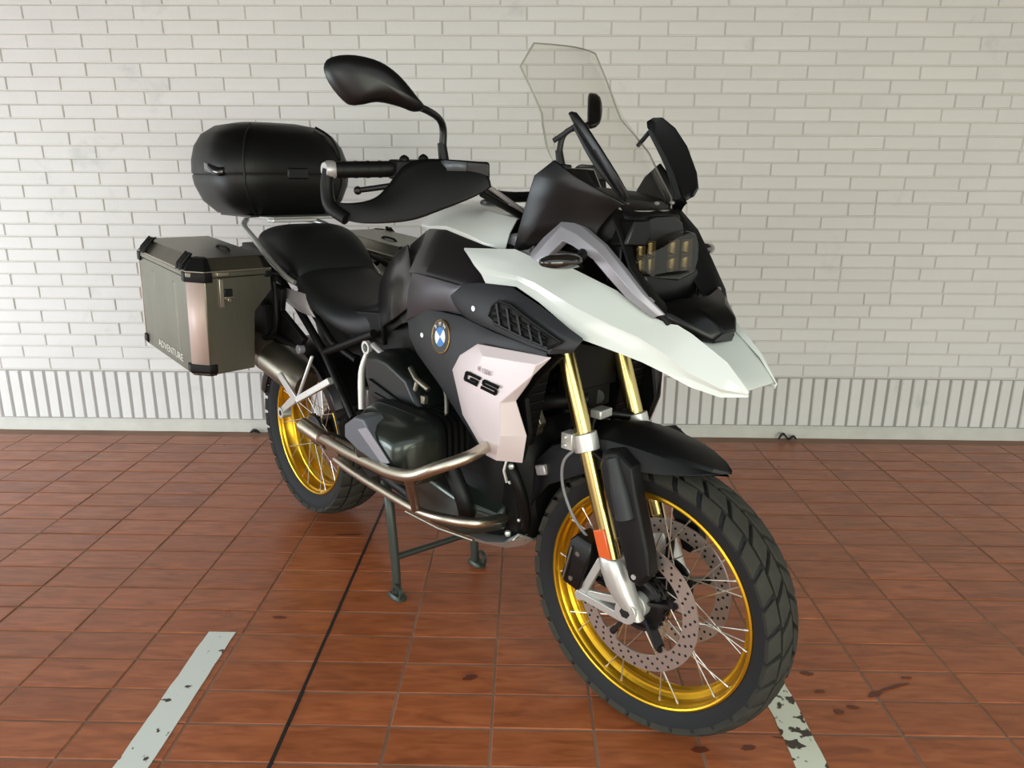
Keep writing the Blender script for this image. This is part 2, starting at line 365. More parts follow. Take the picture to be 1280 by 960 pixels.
# wall face lies at WY; the backing sits 10 mm behind it
gg = G(); gg.box((-.1, WY+.0095, .18), (9.2, .012, .25)); gg.build('soldier_bed', 'soldier_gap', wall)
def brick_geo(wx, wz, d=.012, b=.0035):
    x, z = wx/2, wz/2; j = lambda: random.uniform(-.0008, .0008); g = G()
    bk = [(-x, d, -z), (x, d, -z), (x, d, z), (-x, d, z)]; md = [(-x+j(), b, -z+j()), (x+j(), b, -z+j()), (x+j(), b, z+j()), (-x+j(), b, z+j())]
    fr = [(p[0]*(1-b/x), random.uniform(-.0007, .0007), p[2]*(1-b/z)) for p in md]
    g.add(bk+md+fr, [(8, 9, 10, 11)]+[(i, (i+1) % 4, (i+1) % 4+4, i+4) for i in range(4)]+[(i+4, (i+1) % 4+4, (i+1) % 4+8, i+8) for i in range(4)]); return g
BL, BP, BZ0 = .2462, .0588, .310
bmes = {}
def bmesh_for(wd, k):
    key = (round(wd, 3), k)
    if key not in bmes: bmes[key] = brick_geo(wd-.0055, BP-.0045, .007, .0028)
    return bmes[key]
hid = [(-1.36, -.78, 1.14, 1.48), (-1.62, -1.1, .56, .93), (-1.0, .05, .35, 1.0), (-.9, -.3, .9, 1.1), (-.1, .75, .62, 1.1), (.1, .95, .45, 1.0), (.3, .9, .8, 1.25), (-1.1, .5, .2, .5)]
bl = []
for r in range(0, 33):
    z = BZ0+(r+.5)*BP; x = -4.75+(.123 if r % 2 else 0)+.0225-.011*((r*7) % 3-1)
    x = -2.2155-BL*10+(.1228 if r % 2 == 0 else 0)+random.uniform(-.006, .006)
    while x < 4.4:
        wd = BL
        q = random.random()
        if x > 1.35 and q < .2: wd = random.choice((.123, .165, .19))
        bl.append((x, z, wd)); x += wd
def vis(b):
    px, py = project((b[0]+b[2]/2, WY, b[1])); ok = -10 < px < 1290 and -8 < py < 480
    cx, cz = b[0]+b[2]/2, b[1]
    return ok and not any(h[0] < cx < h[1] and h[2] < cz < h[3] for h in hid)
show = [b for b in bl if vis(b)]
show.sort(key=lambda b: -b[2]+.02*abs(b[0])); top = set(show[:300])
bme2 = {}
for b in bl:
    k = random.randrange(3); bg_ = bmesh_for(b[2], k)
    if b in top:
        key = (round(b[2], 3), k)
        if key not in bme2: bme2[key] = mk_mesh(bg_, 'brick', 'whitewall')
        o = bpy.data.objects.new('brick', bme2[key]); col.objects.link(o); o.parent = wall
        o.location = (b[0]+b[2]/2, WY+random.uniform(-.0012, .0012), b[1]+random.uniform(-.0006, .0006))
        o.rotation_euler = (random.uniform(-.012, .012), random.uniform(-.002, .002), random.uniform(-.004, .004))
gr = G()
for b in bl:
    if b in top: continue
    q = bmesh_for(b[2], random.randrange(3)); off = V((b[0]+b[2]/2, WY+random.uniform(-.0012, .0012), b[1])); gr.add([p+off for p in q.v], q.f)
tag(gr.build('brickwork', 'whitewall', wall, smooth=False), kind='stuff')
# soldier course
sg = [mk_mesh(brick_geo(.0500+random.uniform(-.001, .001), .240, .009, .004), 'soldier_brick', 'whitewall') for _ in range(4)]; gr = G()
for i in range(-76, 76):
    x = 1.3815+i*.0602; inv = -2.75 < x < 2.6
    if x < -4.5 or x > 4.3: continue
    loc = V((x, WY+random.uniform(-.001, .001), .181))
    if inv:
        o = bpy.data.objects.new('soldier_brick', random.choice(sg)); col.objects.link(o); o.parent = wall; o.location = loc; o.rotation_euler = (random.uniform(-.003, .003), random.uniform(-.008, .008), 0)
    else:
        q = brick_geo(.0475, .240, .012, .004); gr.add([p+loc for p in q.v], q.f)
tag(gr.build('soldier_brickwork', 'whitewall', wall, smooth=False), kind='stuff')
g = G(); n = 120; rows = []
for k in range(n+1):
    x = -4.7+9.1*k/n; e = random.uniform(-.0015, .0015); rows.append([V((x, WY+.012, -.004)), V((x, WY-.010+e, -.004)), V((x, WY-.008+e, .045+e)), V((x, WY+.002, .058+e)), V((x, WY+.012, .058))])
g.grid(rows); tag(g.build('baseboard_back', 'kerb', None, smooth=False), 'low white painted plinth between brick wall and floor', kind='structure')
# garage ceiling out of frame
g = G(); g.box((-.1, 2.2, 2.30), (9.2, 3.4, .1)); tag(g.build('ceiling', 'ceil'), 'plain plaster ceiling above the parking bay', kind='structure')
# litter at the wall foot
g = G(); g.tube([(.955+.3, 3.545, .004), (1.262, 3.54, .022), (1.275, 3.545, .03), (1.29, 3.55, .018), (1.30, 3.54, .006), (1.312, 3.535, .016), (1.325, 3.54, .02), (1.34, 3.545, .005)], [.004, .006, .007, .004, .006, .007, .006, .004], 8, sm=4)
tag(g.build('litter_scrap', 'scrap'), 'small black curled scrap lying at the foot of the wall right of the motorcycle', 'litter')
g = G(); g.tube([(-1.36, 3.545, .006), (-1.34, 3.54, .018), (-1.325, 3.545, .012), (-1.31, 3.54, .006)], [.004, .009, .008, .003], 8, sm=4)
tag(g.build('litter_scrap', 'scrap'), 'tiny dark crumb at the foot of the wall below the metal case', 'litter')
#%%BIKE
# ================================================================== motorcycle (x forward, y to its left, z up, origin under the rear axle)
HD, ST = -.81809, .0973
bike = empty('motorcycle', (-.7423, 2.6563, 0), (0, 0, HD))
tag(bike, 'white, black and silver adventure motorcycle with gold spoked wheels parked on its centre stand', 'motorcycle')
FX, FZ, RZ = 1.525, .3195, .332
def S(p):                                   # steered parts turn about the front axle's upright
    p = V(p); x, y = p.x-FX, p.y; return V((FX+x*math.cos(ST)-y*math.sin(ST), x*math.sin(ST)+y*math.cos(ST), p.z))

# ---- wheels
def tyre(R0, rw, half, steps, rows_, rl):
    # carcass section (r, y)
    rb = rl
    prof = [(rb+.0015, -rw+.002), (rb+.010, -rw-.004), (rb+.024, -half+.004), (rb+.040, -half), (R0-.028, -half+.002), (R0-.020, -half+.010), (R0-.0135, -half*.55), (R0-.011, 0)]
    prof = prof+[(r, -y) for r, y in reversed(prof[:-1])]
    prof = [prof[0]]+prof[1:-1]+[prof[-1]]+[(rb+.001, rw*.8), (rb+.001, -rw*.8)]
    g = G(); g.lathe(prof+[prof[0]], 72); g.cur = 1
    # tread blocks follow the crown: t in -1..1 across
    def crown(t, up):
        y = half*1.02*math.sin(t*1.32)/math.sin(1.32); u = abs(y)/half
        r = R0-.0085-.019*u**2.6+up*(1-.25*u); yy = y*(1+up*.9*u/half*.55); return r, yy
    da = 2*math.pi/steps
    for i in range(steps):
        for t0, t1, a0, a1, sk in rows_:
            vs = []; nt_, na_ = 3, 2
            for up, ins in ((-.006, 0), (.0070, .0), (.0085, .07)):
                for q in range(nt_):
                    for z in range(na_):
                        u = q/(nt_-1); v = z/(na_-1); u2 = ins+(1-2*ins)*u; v2 = ins+(1-2*ins)*v
                        t = t0+(t1-t0)*u2; a = (i+a0+(a1-a0)*v2+sk*(u2-.5)*(1 if t0+t1 > 0 else 1))*da
                        r, y = crown(t, up); vs.append((r*math.cos(a), y, r*math.sin(a)))
            k = nt_*na_; fs = []
            ring = [0, 2, 4, 5, 3, 1]
            for l in range(2):
                for e in range(6):
                    a_, b_ = ring[e], ring[(e+1) % 6]; fs.append((l*k+a_, l*k+b_, (l+1)*k+b_, (l+1)*k+a_))
            fs += [(2*k, 2*k+2, 2*k+3, 2*k+1), (2*k+2, 2*k+4, 2*k+5, 2*k+3)]
            g.add(vs, fs)
    return g
def rim(rl, hw):
    # hw = half width at the lip, rl = lip radius
    h = [(rl-.006, -hw+.016), (rl+.002, -hw+.010), (rl+.005, -hw+.002), (rl+.0045, -hw-.004), (rl+.0005, -hw-.006), (rl-.003, -hw-.0045), (rl-.0045, -hw), (rl-.005, -hw+.004), (rl-.010, -hw+.010), (rl-.0125, -hw*.50), (rl-.0185, -hw*.36), (rl-.0235, -hw*.33), (rl-.0255, -hw*.27), (rl-.0235, -hw*.16), (rl-.021, -hw*.06), (rl-.0205, 0)]
    outr = h+[(r, -y) for r, y in reversed(h[:-1])]
    outr = outr+[(rl-.006, hw*.2), (rl-.006, -hw*.2), outr[0]]
    return G().lathe(outr, 96)
def wheel(name, x, z, rot, R0, rl, hw, half, steps, rows_, label, hub_r, nsp):
    wobj = rim(rl, hw).build(name, 'gold', bike, ang=30, loc=(x, 0, z), rot=(0, 0, rot)); tag(wobj, label)
    tyre(R0, hw+.003, half, steps, rows_, rl+.003).build('tyre', ['rubber', 'tread'], wobj, ang=35)
    g = G(); g.lathe([(.012, -.058), (.024, -.058), (.026, -.045), (hub_r, -.040), (hub_r+.004, -.034), (hub_r+.004, -.026), (hub_r, -.021), (.033, -.012), (.033, .012), (hub_r, .021), (hub_r+.004, .026), (hub_r+.004, .034), (hub_r, .040), (.026, .045), (.024, .058), (.012, .058)], 32)
    for k in range(20):
        a = 2*math.pi*k/20
        for s in (-1, 1): g.ball(((hub_r+.003)*math.cos(a), s*.031, (hub_r+.003)*math.sin(a)), .006, 6)
    g.build('hub', 'blacksatin', wobj)
    base = []
    for s in (-1, 1):
        for d in (-1, 1):
            g = G(); a = d*.75; ra = rl-.0085
            p0 = V((hub_r*math.cos(a), s*.030, hub_r*math.sin(a))); aa = -d*.10; p1 = V((ra*math.cos(aa), s*(hw-.009), ra*math.sin(aa)))
            g.cyl(p0, p1, .0015, n=6); g.cyl(p1-(p1-p0)*.045, p1, .0028, n=6)
            base.append(mk_mesh(g, 'spoke', 'spoke'))
    for k in range(nsp):
        for q, me in enumerate(base):
            o = bpy.data.objects.new('spoke', me); col.objects.link(o); o.parent = wobj; o.rotation_euler = (0, 2*math.pi*(k+(.5 if q > 1 else 0))/nsp, 0)
    return wobj
FR = [(-1.06, -.50, .0, .78, .35), (-.43, -.04, .22, 1.0, .5), (.04, .43, .70, 1.48, -.5), (.50, 1.06, .48, 1.26, -.35)]
fw = wheel('wheel', FX, FZ, ST, .3235, .2535, .044, .0605, 32, FR, 'front wheel with gold rim, black tyre and drilled discs', .054, 10)
RR_ = [(-1.05, -.54, .0, .78, .3), (-.47, -.04, .22, 1.0, .4), (.04, .47, .70, 1.48, -.4), (.54, 1.05, .48, 1.26, -.3)]
rw = wheel('wheel', 0, RZ, 0, .318, .233, .064, .086, 30, RR_, 'rear wheel with gold rim half hidden by the exhaust', .055, 10)
def disc(parent, y, ro, ri, nsp, t=.0045):
    g = G(); n = 80
    prof = lambda: [(ri, y-t/2), (ro, y-t/2), (ro, y+t/2), (ri, y+t/2), (ri, y-t/2)]
    g.lathe(prof(), n)
    for k in range(nsp):                      # carrier tabs
        a = 2*math.pi*(k+.3)/nsp; c, s = math.cos(a), math.sin(a); tv = V((-s, 0, c)); rv = V((c, 0, s)); yy = V((0, y-.003, 0))
        g.prism([rv*(ri+.004)-tv*.019+yy, rv*(ri-.012)-tv*.009+yy, rv*(ri-.024)+yy, rv*(ri-.012)+tv*.009+yy, rv*(ri+.004)+tv*.019+yy], (0, .005, 0))
    g.cur = 1
    for k in range(90):                       # drillings, in skewed files of three
        q = k % 3; a = 2*math.pi*(k/90)+.0; r = ri+(ro-ri)*(.2+.3*q)
        c = V((r*math.cos(a), 0, r*math.sin(a))); g.cyl(c+V((0, y-t/2-.0003, 0)), c+V((0, y+t/2+.0003, 0)), .0034, n=8)
    g.cur = 2
    for k in range(nsp):                      # black carrier arms
        a = 2*math.pi*(k+.3)/nsp; c, s = math.cos(a), math.sin(a); rv = V((c, 0, s)); s_ = -1 if y < 0 else 1
        g.beam(rv*.035+V((0, y-s_*.012, 0)), rv*(ri-.014)+V((0, y, 0)), .008, .026, up=(0, 1, 0))
        g.lathe([(.03, y-s_*.014-.003), (.064, y-s_*.010-.003), (.064, y-s_*.010+.003), (.03, y-s_*.014+.003)], 30) if k == 0 else None
        g.cyl(rv*(ri-.012)+V((0, y-.006, 0)), rv*(ri-.012)+V((0, y+.006, 0)), .008, n=10)
    return g.build('brake_disc', ['disc', 'hole', 'blacksatin'], parent, ang=35)
disc(fw, -.072, .1525, .116, 5); disc(fw, .072, .1525, .116, 5); disc(rw, .07, .138, .105, 5)
for s in (-1, 1):
    g = G(); g.lathe([(.013, s*.105), (.021, s*.105), (.021, s*.082), (.029, s*.080), (.029, s*.060), (.02, s*.058)], 24); g.build('axle_collar', 'alloy', fw)
g = G(); g.lathe([(.05, -.066), (.058, -.064), (.058, -.05), (.05, -.045)], 30)
for k in range(24):
    a = 2*math.pi*k/24; g.box((.062*math.cos(a), -.058, .062*math.sin(a)), (.009, .008, .007), Matrix.Rotation(-a, 3, 'Y'))
g.build('sensor_ring', 'blacksatin', fw)

# ---- fork legs (right is the one nearer the camera)
def tube_pt(z, y): return V((1.300+(.955-z)*.3325, y, z))
for s in (-1, 1):
    y = s*.1
    g = G(); g.tube([tube_pt(.985, y), tube_pt(.70, y), tube_pt(.55, y), tube_pt(.385, y)], .0195, 20); g.xf(S)
    leg = g.build('fork_tube', 'goldtube', bike)
    # silver clamp with two bolts
    g = G(); ax = (tube_pt(.66, y)-tube_pt(.69, y)).normalized(); c0 = tube_pt(.694, y); c1 = tube_pt(.656, y)
    g.cyl(c0, c1, .0285, n=24)
    g.box((c0+c1)/2+V((-.031, s*.012, 0)), (.03, .034, .037))
    for dz in (-.009, .009): g.cyl((c0+c1)/2+V((-.034, s*.028, dz)), (c0+c1)/2+V((-.034, s*.034, dz)), .0055, n=8)
    for dz in (-.012, .006): g.cyl((c0+c1)/2+V((-.045, 0, dz)), (c0+c1)/2+V((-.062, s*.004, dz-.003)), .005, n=8)
    g.xf(S); g.build('fork_clamp', 'alloy', leg, bevel=.002)
    # cast foot with caliper bracket
    g = G(); rings = []
    for z, ox, rx, ry in ((.432, 0, .0245, .0245), (.424, 0, .029, .027), (.40, .001, .031, .028), (.365, .005, .031, .027), (.345, .012, .028, .023), (.325, .020, .024, .019), (.305, .026, .018, .016)):
        c = tube_pt(z, y); rings.append([V((c.x+ox+p.x, c.y+p.y, z)) for p in sup(0, 0, 0, rx, ry, 2.8, 18)])
    g.loft(rings)
    g.cyl((FX, y-s*.022, FZ), (FX, y+s*.018, FZ), .027, n=24)
    tri = [(1.448, .418), (1.396, .312), (1.404, .300), (1.515, .292)]
    for (a, b, wd) in (((1.452, .415), (1.400, .312), .014), ((1.396, .312), (1.515, .300), .022), ((1.415, .318), (1.500, .335), .008)):
        g.beam((a[0], y+s*.004, a[1]), (b[0], y+s*.004, b[1]), .018, wd, up=(0, 1, 0))
    g.cyl((1.398, y-s*.008, .309), (1.398, y+s*.014, .309), .013, n=12)
    g.xf(S); g.build('fork_foot', 'alloy', leg, bevel=.0015)
    g = G(); g.cyl((FX, y+s*.0175, FZ), (FX, y+s*.019, FZ), .013, n=6); g.xf(S); g.build('axle_bolt', 'hole', leg)
    # reflector on the outer face
    g = G(); a = tube_pt(.492, y+s*.0175)+V((-.004, 0, 0)); b = tube_pt(.428, y+s*.0175)+V((-.004, 0, 0)); g.beam(a, b, .008, .033, up=(0, 1, 0)) if False else g.beam(a, b, .030, .010, up=(0, 1, 0))
    g.xf(S); tag(g.build('reflector', 'orange', leg, bevel=.002), 'orange side reflector')
    # dark guard in front of the leg
    o = [(1.452, .672), (1.485, .683), (1.528, .657), (1.540, .601), (1.576, .480), (1.584, .428), (1.560, .396), (1.540, .400), (1.518, .459), (1.462, .579), (1.446, .640)]
    g = G(); n = len(o); yo = y+s*.024
    cx = sum(p[0] for p in o)/n; cz = sum(p[1] for p in o)/n
    ins = lambda k: [(cx+(p[0]-cx)*k, cz+(p[1]-cz)*(1-(1-k)*.4)) for p in o]
    g.loft([[V((p[0], yy, p[1])) for p in ins(k)] for yy, k in ((y-s*.012, 1.0), (yo-s*.006, 1.0), (yo, .90), (yo+s*.002, .7))])
    g.xf(S); gd = g.build('fork_guard', 'guardgrey', leg, ang=30, bevel=.002)
    g = G(); g.tube([(1.482, yo+s*.002, .668), (1.505, yo+s*.004, .60), (1.522, yo+s*.003, .545)], [.012, .019, .021], 16, sm=5); g.xf(S); g.build('guard_flute', 'darkgrey', leg)
    g = G(); g.cyl((1.548, yo-s*.002, .418), (1.548, yo+s*.004, .418), .006, n=8); g.xf(S); g.build('guard_screw', 'alloy', leg)
    # caliper behind the disc edge
    g = G(); cu = V((1.405, s*.088, .445)); cl_ = V((1.372, s*.086, .325)); d = (cl_-cu).normalized(); up = d.cross(V((0, 1, 0)))
    g.loft([[cu+d*t+up*a+V((0, b, 0)) for a, b in ((-.028*k, -.034*k), (.028*k, -.034*k), (.033*k, 0), (.028*k, .034*k), (-.028*k, .034*k), (-.033*k, 0))] for t, k in ((-.008, .7), (.008, 1), (.050, 1.02), (.075, .94), (.110, 1), (.128, .75))])
    g.xf(S); cal = g.build('brake_caliper', 'blacksatin', leg, bevel=.003)
    g = G(); 
    for t in (.03, .10): g.cyl(cu+d*t+V((0, s*.03, 0)), cu+d*t+V((0, s*.036, 0)), .006, n=10)
    g.beam(cu+d*.02+V((0, s*.036, 0))-up*.018, cu+d*.11+V((0, s*.036, 0))-up*.018, .004, .006, up=(0, 1, 0)); g.xf(S); g.build('caliper_bolt', 'dullsteel', leg)
# fork bridge with ball joint, between the clamps
g = G(); g.tube([tube_pt(.69, -.085), V((1.36, -.04, .70)), V((1.35, 0, .705)), V((1.36, .04, .70)), tube_pt(.69, .085)], .012, 12, sm=4); g.xf(S); fb = g.build('fork_bridge', 'blacksatin', bike)
g = G(); g.box((1.385, -.035, .725), (.030, .045, .020)); g.xf(S); g.build('bridge_lug', 'alloy', fb, bevel=.003)
# telelever arm
g = G()
for s in (-1, 1): g.tube([(1.32, s*.015, .735), (1.25, s*.07, .725), (1.12, s*.12, .70), (1.02, s*.13, .69)], [.017, .019, .017, .016], 12, sm=4)
g.build('telelever_fork', 'engine', bike); g = G()
g.tube([(1.22, -.125, .715), (1.22, .125, .715)], .015); g.prism([(1.20, -.135, .715), (1.26, -.135, .735), (1.285, -.135, .69), (1.255, -.135, .65), (1.235, -.135, .66)], (0, .02, 0)); g.cyl((1.257, -.14, .668), (1.257, -.11, .668), .013)
g.build('telelever_arm', 'dullsteel', bike, bevel=.002)
# spring strut and triple area between the tubes
g = G(); g.cyl((1.245, 0, .70), (1.12, 0, 1.02), .026)
for k in range(9): 
    c = V((1.245, 0, .70)).lerp(V((1.12, 0, 1.02)), .1+.09*k); g.cyl(c, c+V((-.006, 0, .014)), .04, n=20)
g.build('spring_strut', 'black', bike)
g = G(); g.box((1.27, 0, .955), (.10, .26, .05)); g.box((1.30, 0, .86), (.05, .15, .20)); g.box((1.29, 0, .76), (.06, .12, .10)); g.build('top_yoke', 'black', bike, bevel=.004)

# ---- front mudguard over the tyre
st_ = [(1.684, .650, .006, .650, .010, .649), (1.660, .661, .030, .658, .044, .651), (1.620, .677, .052, .668, .074, .648), (1.575, .690, .066, .677, .090, .643), (1.508, .701, .076, .686, .096, .637), (1.44, .704, .080, .688, .098, .622), (1.36, .694, .076, .67, .092, .580), (1.28, .660, .066, .632, .080, .535), (1.225, .610, .058, .58, .068, .475), (1.195, .555, .05, .53, .058, .425)]
g = G(); rows = []
for x, zc, ys, zs, ye, ze in st_: rows.append([V(p) for p in ((x-.004, -ye, ze), (x-.002, -ys*1.06, zs-.003), (x, -ys*.85, zs+.004), (x+.002, 0, zc), (x, ys*.85, zs+.004), (x-.002, ys*1.06, zs-.003), (x-.004, ye, ze))])
g.grid(rows); g.xf(S); g.build('front_mudguard', 'guardgrey', bike, thick=.004, bevel=.0015, ang=28)
for s in (-1, 1):
    g = G(); g.beam((1.42, s*.096, .66), (1.50, s*.118, .64), .006, .03, up=(0, 1, 0)); g.xf(S); g.build('mudguard_stay', 'black', bike)
# brake hose loop by the right leg
g = G(); g.tube([(1.385, -.105, .665), (1.355, -.125, .63), (1.352, -.125, .57), (1.375, -.115, .50), (1.402, -.095, .45)], .0035, 8, sm=6); g.xf(S); g.build('brake_hose', 'hose', bike)
g = G(); g.tube([(1.385, .105, .665), (1.355, .125, .63), (1.352, .125, .57), (1.375, .115, .50), (1.402, .095, .45)], .0035, 8, sm=6); g.xf(S); g.build('brake_hose', 'hose', bike)

# ---- white beak: two side blades and the centre between them
T_ = [(1.097, -.200, 1.073), (1.237, -.172, 1.078), (1.300, -.170, 1.062), (1.394, -.160, 1.050), (1.488, -.132, 1.013), (1.535, -.115, .980), (1.578, -.092, .967), (1.632, -.080, .942), (1.700, -.060, .896), (1.744, -.0495, .846)]
C_ = [(1.115, -.206, 1.060), (1.283, -.207, 1.030), (1.345, -.215, 1.022), (1.445, -.200, .982), (1.520, -.180, .955), (1.568, -.157, .936), (1.612, -.132, .908), (1.650, -.108, .876), (1.702, -.077, .850), (1.744, -.0505, .843)]
B_ = [(1.195, -.218, 1.007), (1.298, -.222, 1.011), (1.360, -.217, .986), (1.469, -.203, .924), (1.536, -.182, .908), (1.580, -.157, .892), (1.615, -.132, .873), (1.655, -.106, .850), (1.700, -.072, .833), (1.743, -.0495, .838)]
C_[0] = (1.149, -.212, 1.040)
def mix(a, b, t): return V(a).lerp(V(b), t)
for s in (-1, 1):
    g = G(); rows = []
    for i in range(len(T_)):
        tm = mix(T_[i], C_[i], .5)+V((0, -.001, .001))
        k_ = min(1, (len(T_)-1-i)/2.5); inn = V(T_[i])+V((0, .012, -.014))*(k_*.9+.06)
        rows.append([inn, V(T_[i]), tm, V(C_[i]), mix(C_[i], B_[i], .5)+V((0, .004, 0)), V(B_[i]), V(B_[i])+V((0, .02, -.003))*(k_*.95+.05)])
    g.grid(rows)
    if s > 0: g = g.mir()
    bb = g.build('beak_blade', 'white', bike, thick=.004, bevel=.0018, seg=2, ang=60); tag(bb, 'white painted beak blade')
    for e in bb.data.edges:
        a_, b_ = e.vertices[0] % 7, e.vertices[1] % 7
        if a_ == b_ and a_ in (1, 3, 5): e.use_edge_sharp = True
g = G(); rows = []
for x, yw, z, dz in ((1.56, .10, .955, .0), (1.60, .088, .948, .004), (1.65, .076, .922, .006), (1.70, .061, .888, .006), (1.722, .056, .868, .003), (1.738, .050, .850, .0)):
    rows.append([V((x, y, z-dz*(1-abs(y)/yw)-.004)) for y in (-yw, -yw*.5, 0, yw*.5, yw)])
g.grid(rows); g.build('beak_centre', 'white', bike, thick=.004, bevel=.001)
g = G(); rows = [[V((x, y, z)) for y in (-yw, 0, yw)] for x, yw, z in ((1.40, .15, .90), (1.50, .14, .90), (1.60, .09, .872))]
g.grid(rows); g.build('beak_underside', 'black', bike, thick=.004)

# ---- black nose below the lamp
g = G()
ring = lambda pts: [V(p) for p in pts]
g.loft([ring([(1.545, -.115, .985), (1.575, -.05, 1.000), (1.575, .05, 1.000), (1.56, .112, 1.012), (1.535, .110, .93), (1.535, -.115, .93)]),
        ring([(1.585, -.10, .977), (1.625, -.045, .985), (1.628, .045, .985), (1.59, .100, .990), (1.58, .095, .925), (1.58, -.09, .930)]),
        ring([(1.625, -.078, .955), (1.655, -.035, .965), (1.656, .035, .965), (1.628, .070, .962), (1.628, .064, .917), (1.630, -.060, .925)]),
        ring([(1.655, -.050, .935), (1.668, -.025, .940), (1.668, .02, .940), (1.652, .038, .935), (1.652, .034, .915), (1.660, -.040, .922)])])
g.build('nose', 'cowl', bike, bevel=.006, seg=3, ang=30)
# ---- headlamp
g = G()
hs = lambda x, k: [V((x+.035*(1-abs(y)/.12)-.25*(z-1.08)*.25, y*k, 1.083+(z-1.083)*k)) for y, z in ((-.118, 1.055), (-.11, 1.10), (-.085, 1.140), (-.03, 1.155), (.04, 1.155), (.085, 1.140), (.105, 1.10), (.105, 1.055), (.075, 1.018), (-.01, 1.010), (-.085, 1.018))]
g.loft([hs(1.40, .9), hs(1.455, 1.0), hs(1.475, .97)])
lamp = g.build('headlight', 'blacksatin', bike, bevel=.003)
for yc, w_, x0 in ((.032, .046, 1.512), (-.056, .032, 1.494)):
    for dy in (-.5, .5):
        for dz in (-.5, .5):
            g = G(); c = V((x0, yc+dy*w_, 1.074+dz*.033)); h = .40*w_
            g.add([c+V((.004, -h, -.016)), c+V((.004, h, -.016)), c+V((.004, h, .016)), c+V((.004, -h, .016)), c+V((-.016, -h*.45, -.008)), c+V((-.016, h*.45, -.008)), c+V((-.016, h*.45, .008)), c+V((-.016, -h*.45, .008))],
                  [(0, 1, 5, 4), (1, 2, 6, 5), (2, 3, 7, 6), (3, 0, 4, 7), (4, 5, 6, 7)]); g.build('reflector_cup', 'lampmetal', lamp, thick=.001, fix=False)
g = G(); lens = lambda x, k, dz=0: [V((x+.030*(1-(y/.12)**2), y*k, 1.080+(z-1.080)*k+dz)) for y, z in ((-.108, 1.055), (-.100, 1.085), (-.06, 1.100), (-.02, 1.118), (.03, 1.126), (.07, 1.120), (.098, 1.095), (.100, 1.060), (.075, 1.034), (0, 1.026), (-.08, 1.034))]
g.loft([lens(1.480, 1.0), lens(1.502, 1.0), lens(1.511, .9)], caps=False); n = 11; base = len(g.v)-n; g.f.append(tuple(range(base, base+n))); g.m.append(0)
g.build('lamp_lens', 'lampglass', lamp, bevel=.002)
g = G(); g.loft([[V((x+.02*(1-abs(y+.075)/.05), y, z)) for y, z in ((-.12, 1.10), (-.10, 1.15), (-.055, 1.150), (-.045, 1.115), (-.07, 1.098))] for x in (1.45, 1.492)]); g.build('lamp_brow', 'cowl', lamp, bevel=.005)
g = G(); g.loft([[V(p) for p in ((1.44, -.112, z), (1.525, -.09, z), (1.535, 0, z), (1.525, .09, z), (1.44, .10, z))] for z in (.97, 1.03, 1.046)]); g.build('lamp_chin', 'cowl', lamp, bevel=.006)
# side strips of the lamp surround
for s in (-1, 1):
    g = G(); o = [(1.440, s*(.105 if s < 0 else .122), 1.165), (1.480, s*(.122 if s < 0 else .140), 1.12), (1.515, s*(.130 if s < 0 else .148), 1.06), (1.560, s*(.118 if s < 0 else .138), 1.0), (1.590, s*(.100 if s < 0 else .112), .955)]; i_ = [(1.455, s*.060, 1.16), (1.475, s*.070, 1.11), (1.495, s*.075, 1.05), (1.545, s*.070, 1.00), (1.590, s*.06, .965)]
    g.grid([[V(a) for a in o], [mix(a, b, .5)+V((.006, s*.004, .002)) for a, b in zip(o, i_)], [V(b) for b in i_]]); g.build('lamp_surround', 'black', bike, thick=.006, bevel=.002)

# ---- silver bracket around the lamp, cowl sides, screen
for s in (-1, 1):
    out_ = [(1.270, .165, 1.066), (1.305, .152, 1.108), (1.340, .136, 1.150), (1.400, .140, 1.132), (1.461, .144, 1.100), (1.510, .141, 1.058), (1.550, .130, 1.015), (1.583, .102, .975)]
    in_ = [(1.322, .172, 1.055), (1.340, .170, 1.078), (1.372, .166, 1.106), (1.398, .164, 1.098), (1.450, .160, 1.075), (1.480, .152, 1.045), (1.520, .138, 1.005), (1.565, .112, .968)]
    g = G(); O_ = [V((a, s*b, c)) for a, b, c in out_]; I_ = [V((a, s*b, c)) for a, b, c in in_]
    g.grid([[p+V((0, -s*.012, 0)) for p in O_], O_, [mix(a, b, .45)+V((.002, s*.006, .002)) for a, b in zip(O_, I_)], I_, [p+V((0, -s*.014, -.004)) for p in I_]])
    g.build('lamp_bracket', 'lilac', bike, thick=.003, bevel=.0015, ang=20)
    # cowl side
    g = G(); f3 = lambda L_: [V((a, s*b, c)) for a, b, c in L_]
    g.grid([f3([(1.213, .155, 1.072), (1.245, .165, 1.135), (1.275, .172, 1.190), (1.300, .178, 1.232), (1.348, .170, 1.262)]),
            f3([(1.262, .158, 1.080), (1.295, .160, 1.135), (1.330, .162, 1.180), (1.360, .163, 1.214), (1.390, .155, 1.232)]),
            f3([(1.34, .142, 1.13), (1.362, .142, 1.145), (1.390, .140, 1.170), (1.42, .136, 1.195), (1.440, .128, 1.202)]),
            f3([(1.42, .128, 1.10), (1.43, .122, 1.130), (1.446, .115, 1.152), (1.462, .108, 1.170), (1.476, .10, 1.178)])])
    g.build('cowl_side', 'cowl', bike, thick=.005, bevel=.003, ang=60)
g = G()
for (x, hw, z) in ((1.36, .13, 1.15), (1.42, .115, 1.14)): pass
g.loft([[V(p) for p in ((x, -hw, z-h), (x, -hw, z), (x+.012, 0, z+.008), (x, hw, z), (x, hw, z-h))] for x, hw, z, h in ((1.22, .12, 1.205, .12), (1.32, .125, 1.20, .12), (1.40, .115, 1.185, .11), (1.455, .095, 1.163, .05), (1.478, .080, 1.150, .02))])
g.build('cowl_top', 'black', bike, bevel=.006, ang=30)
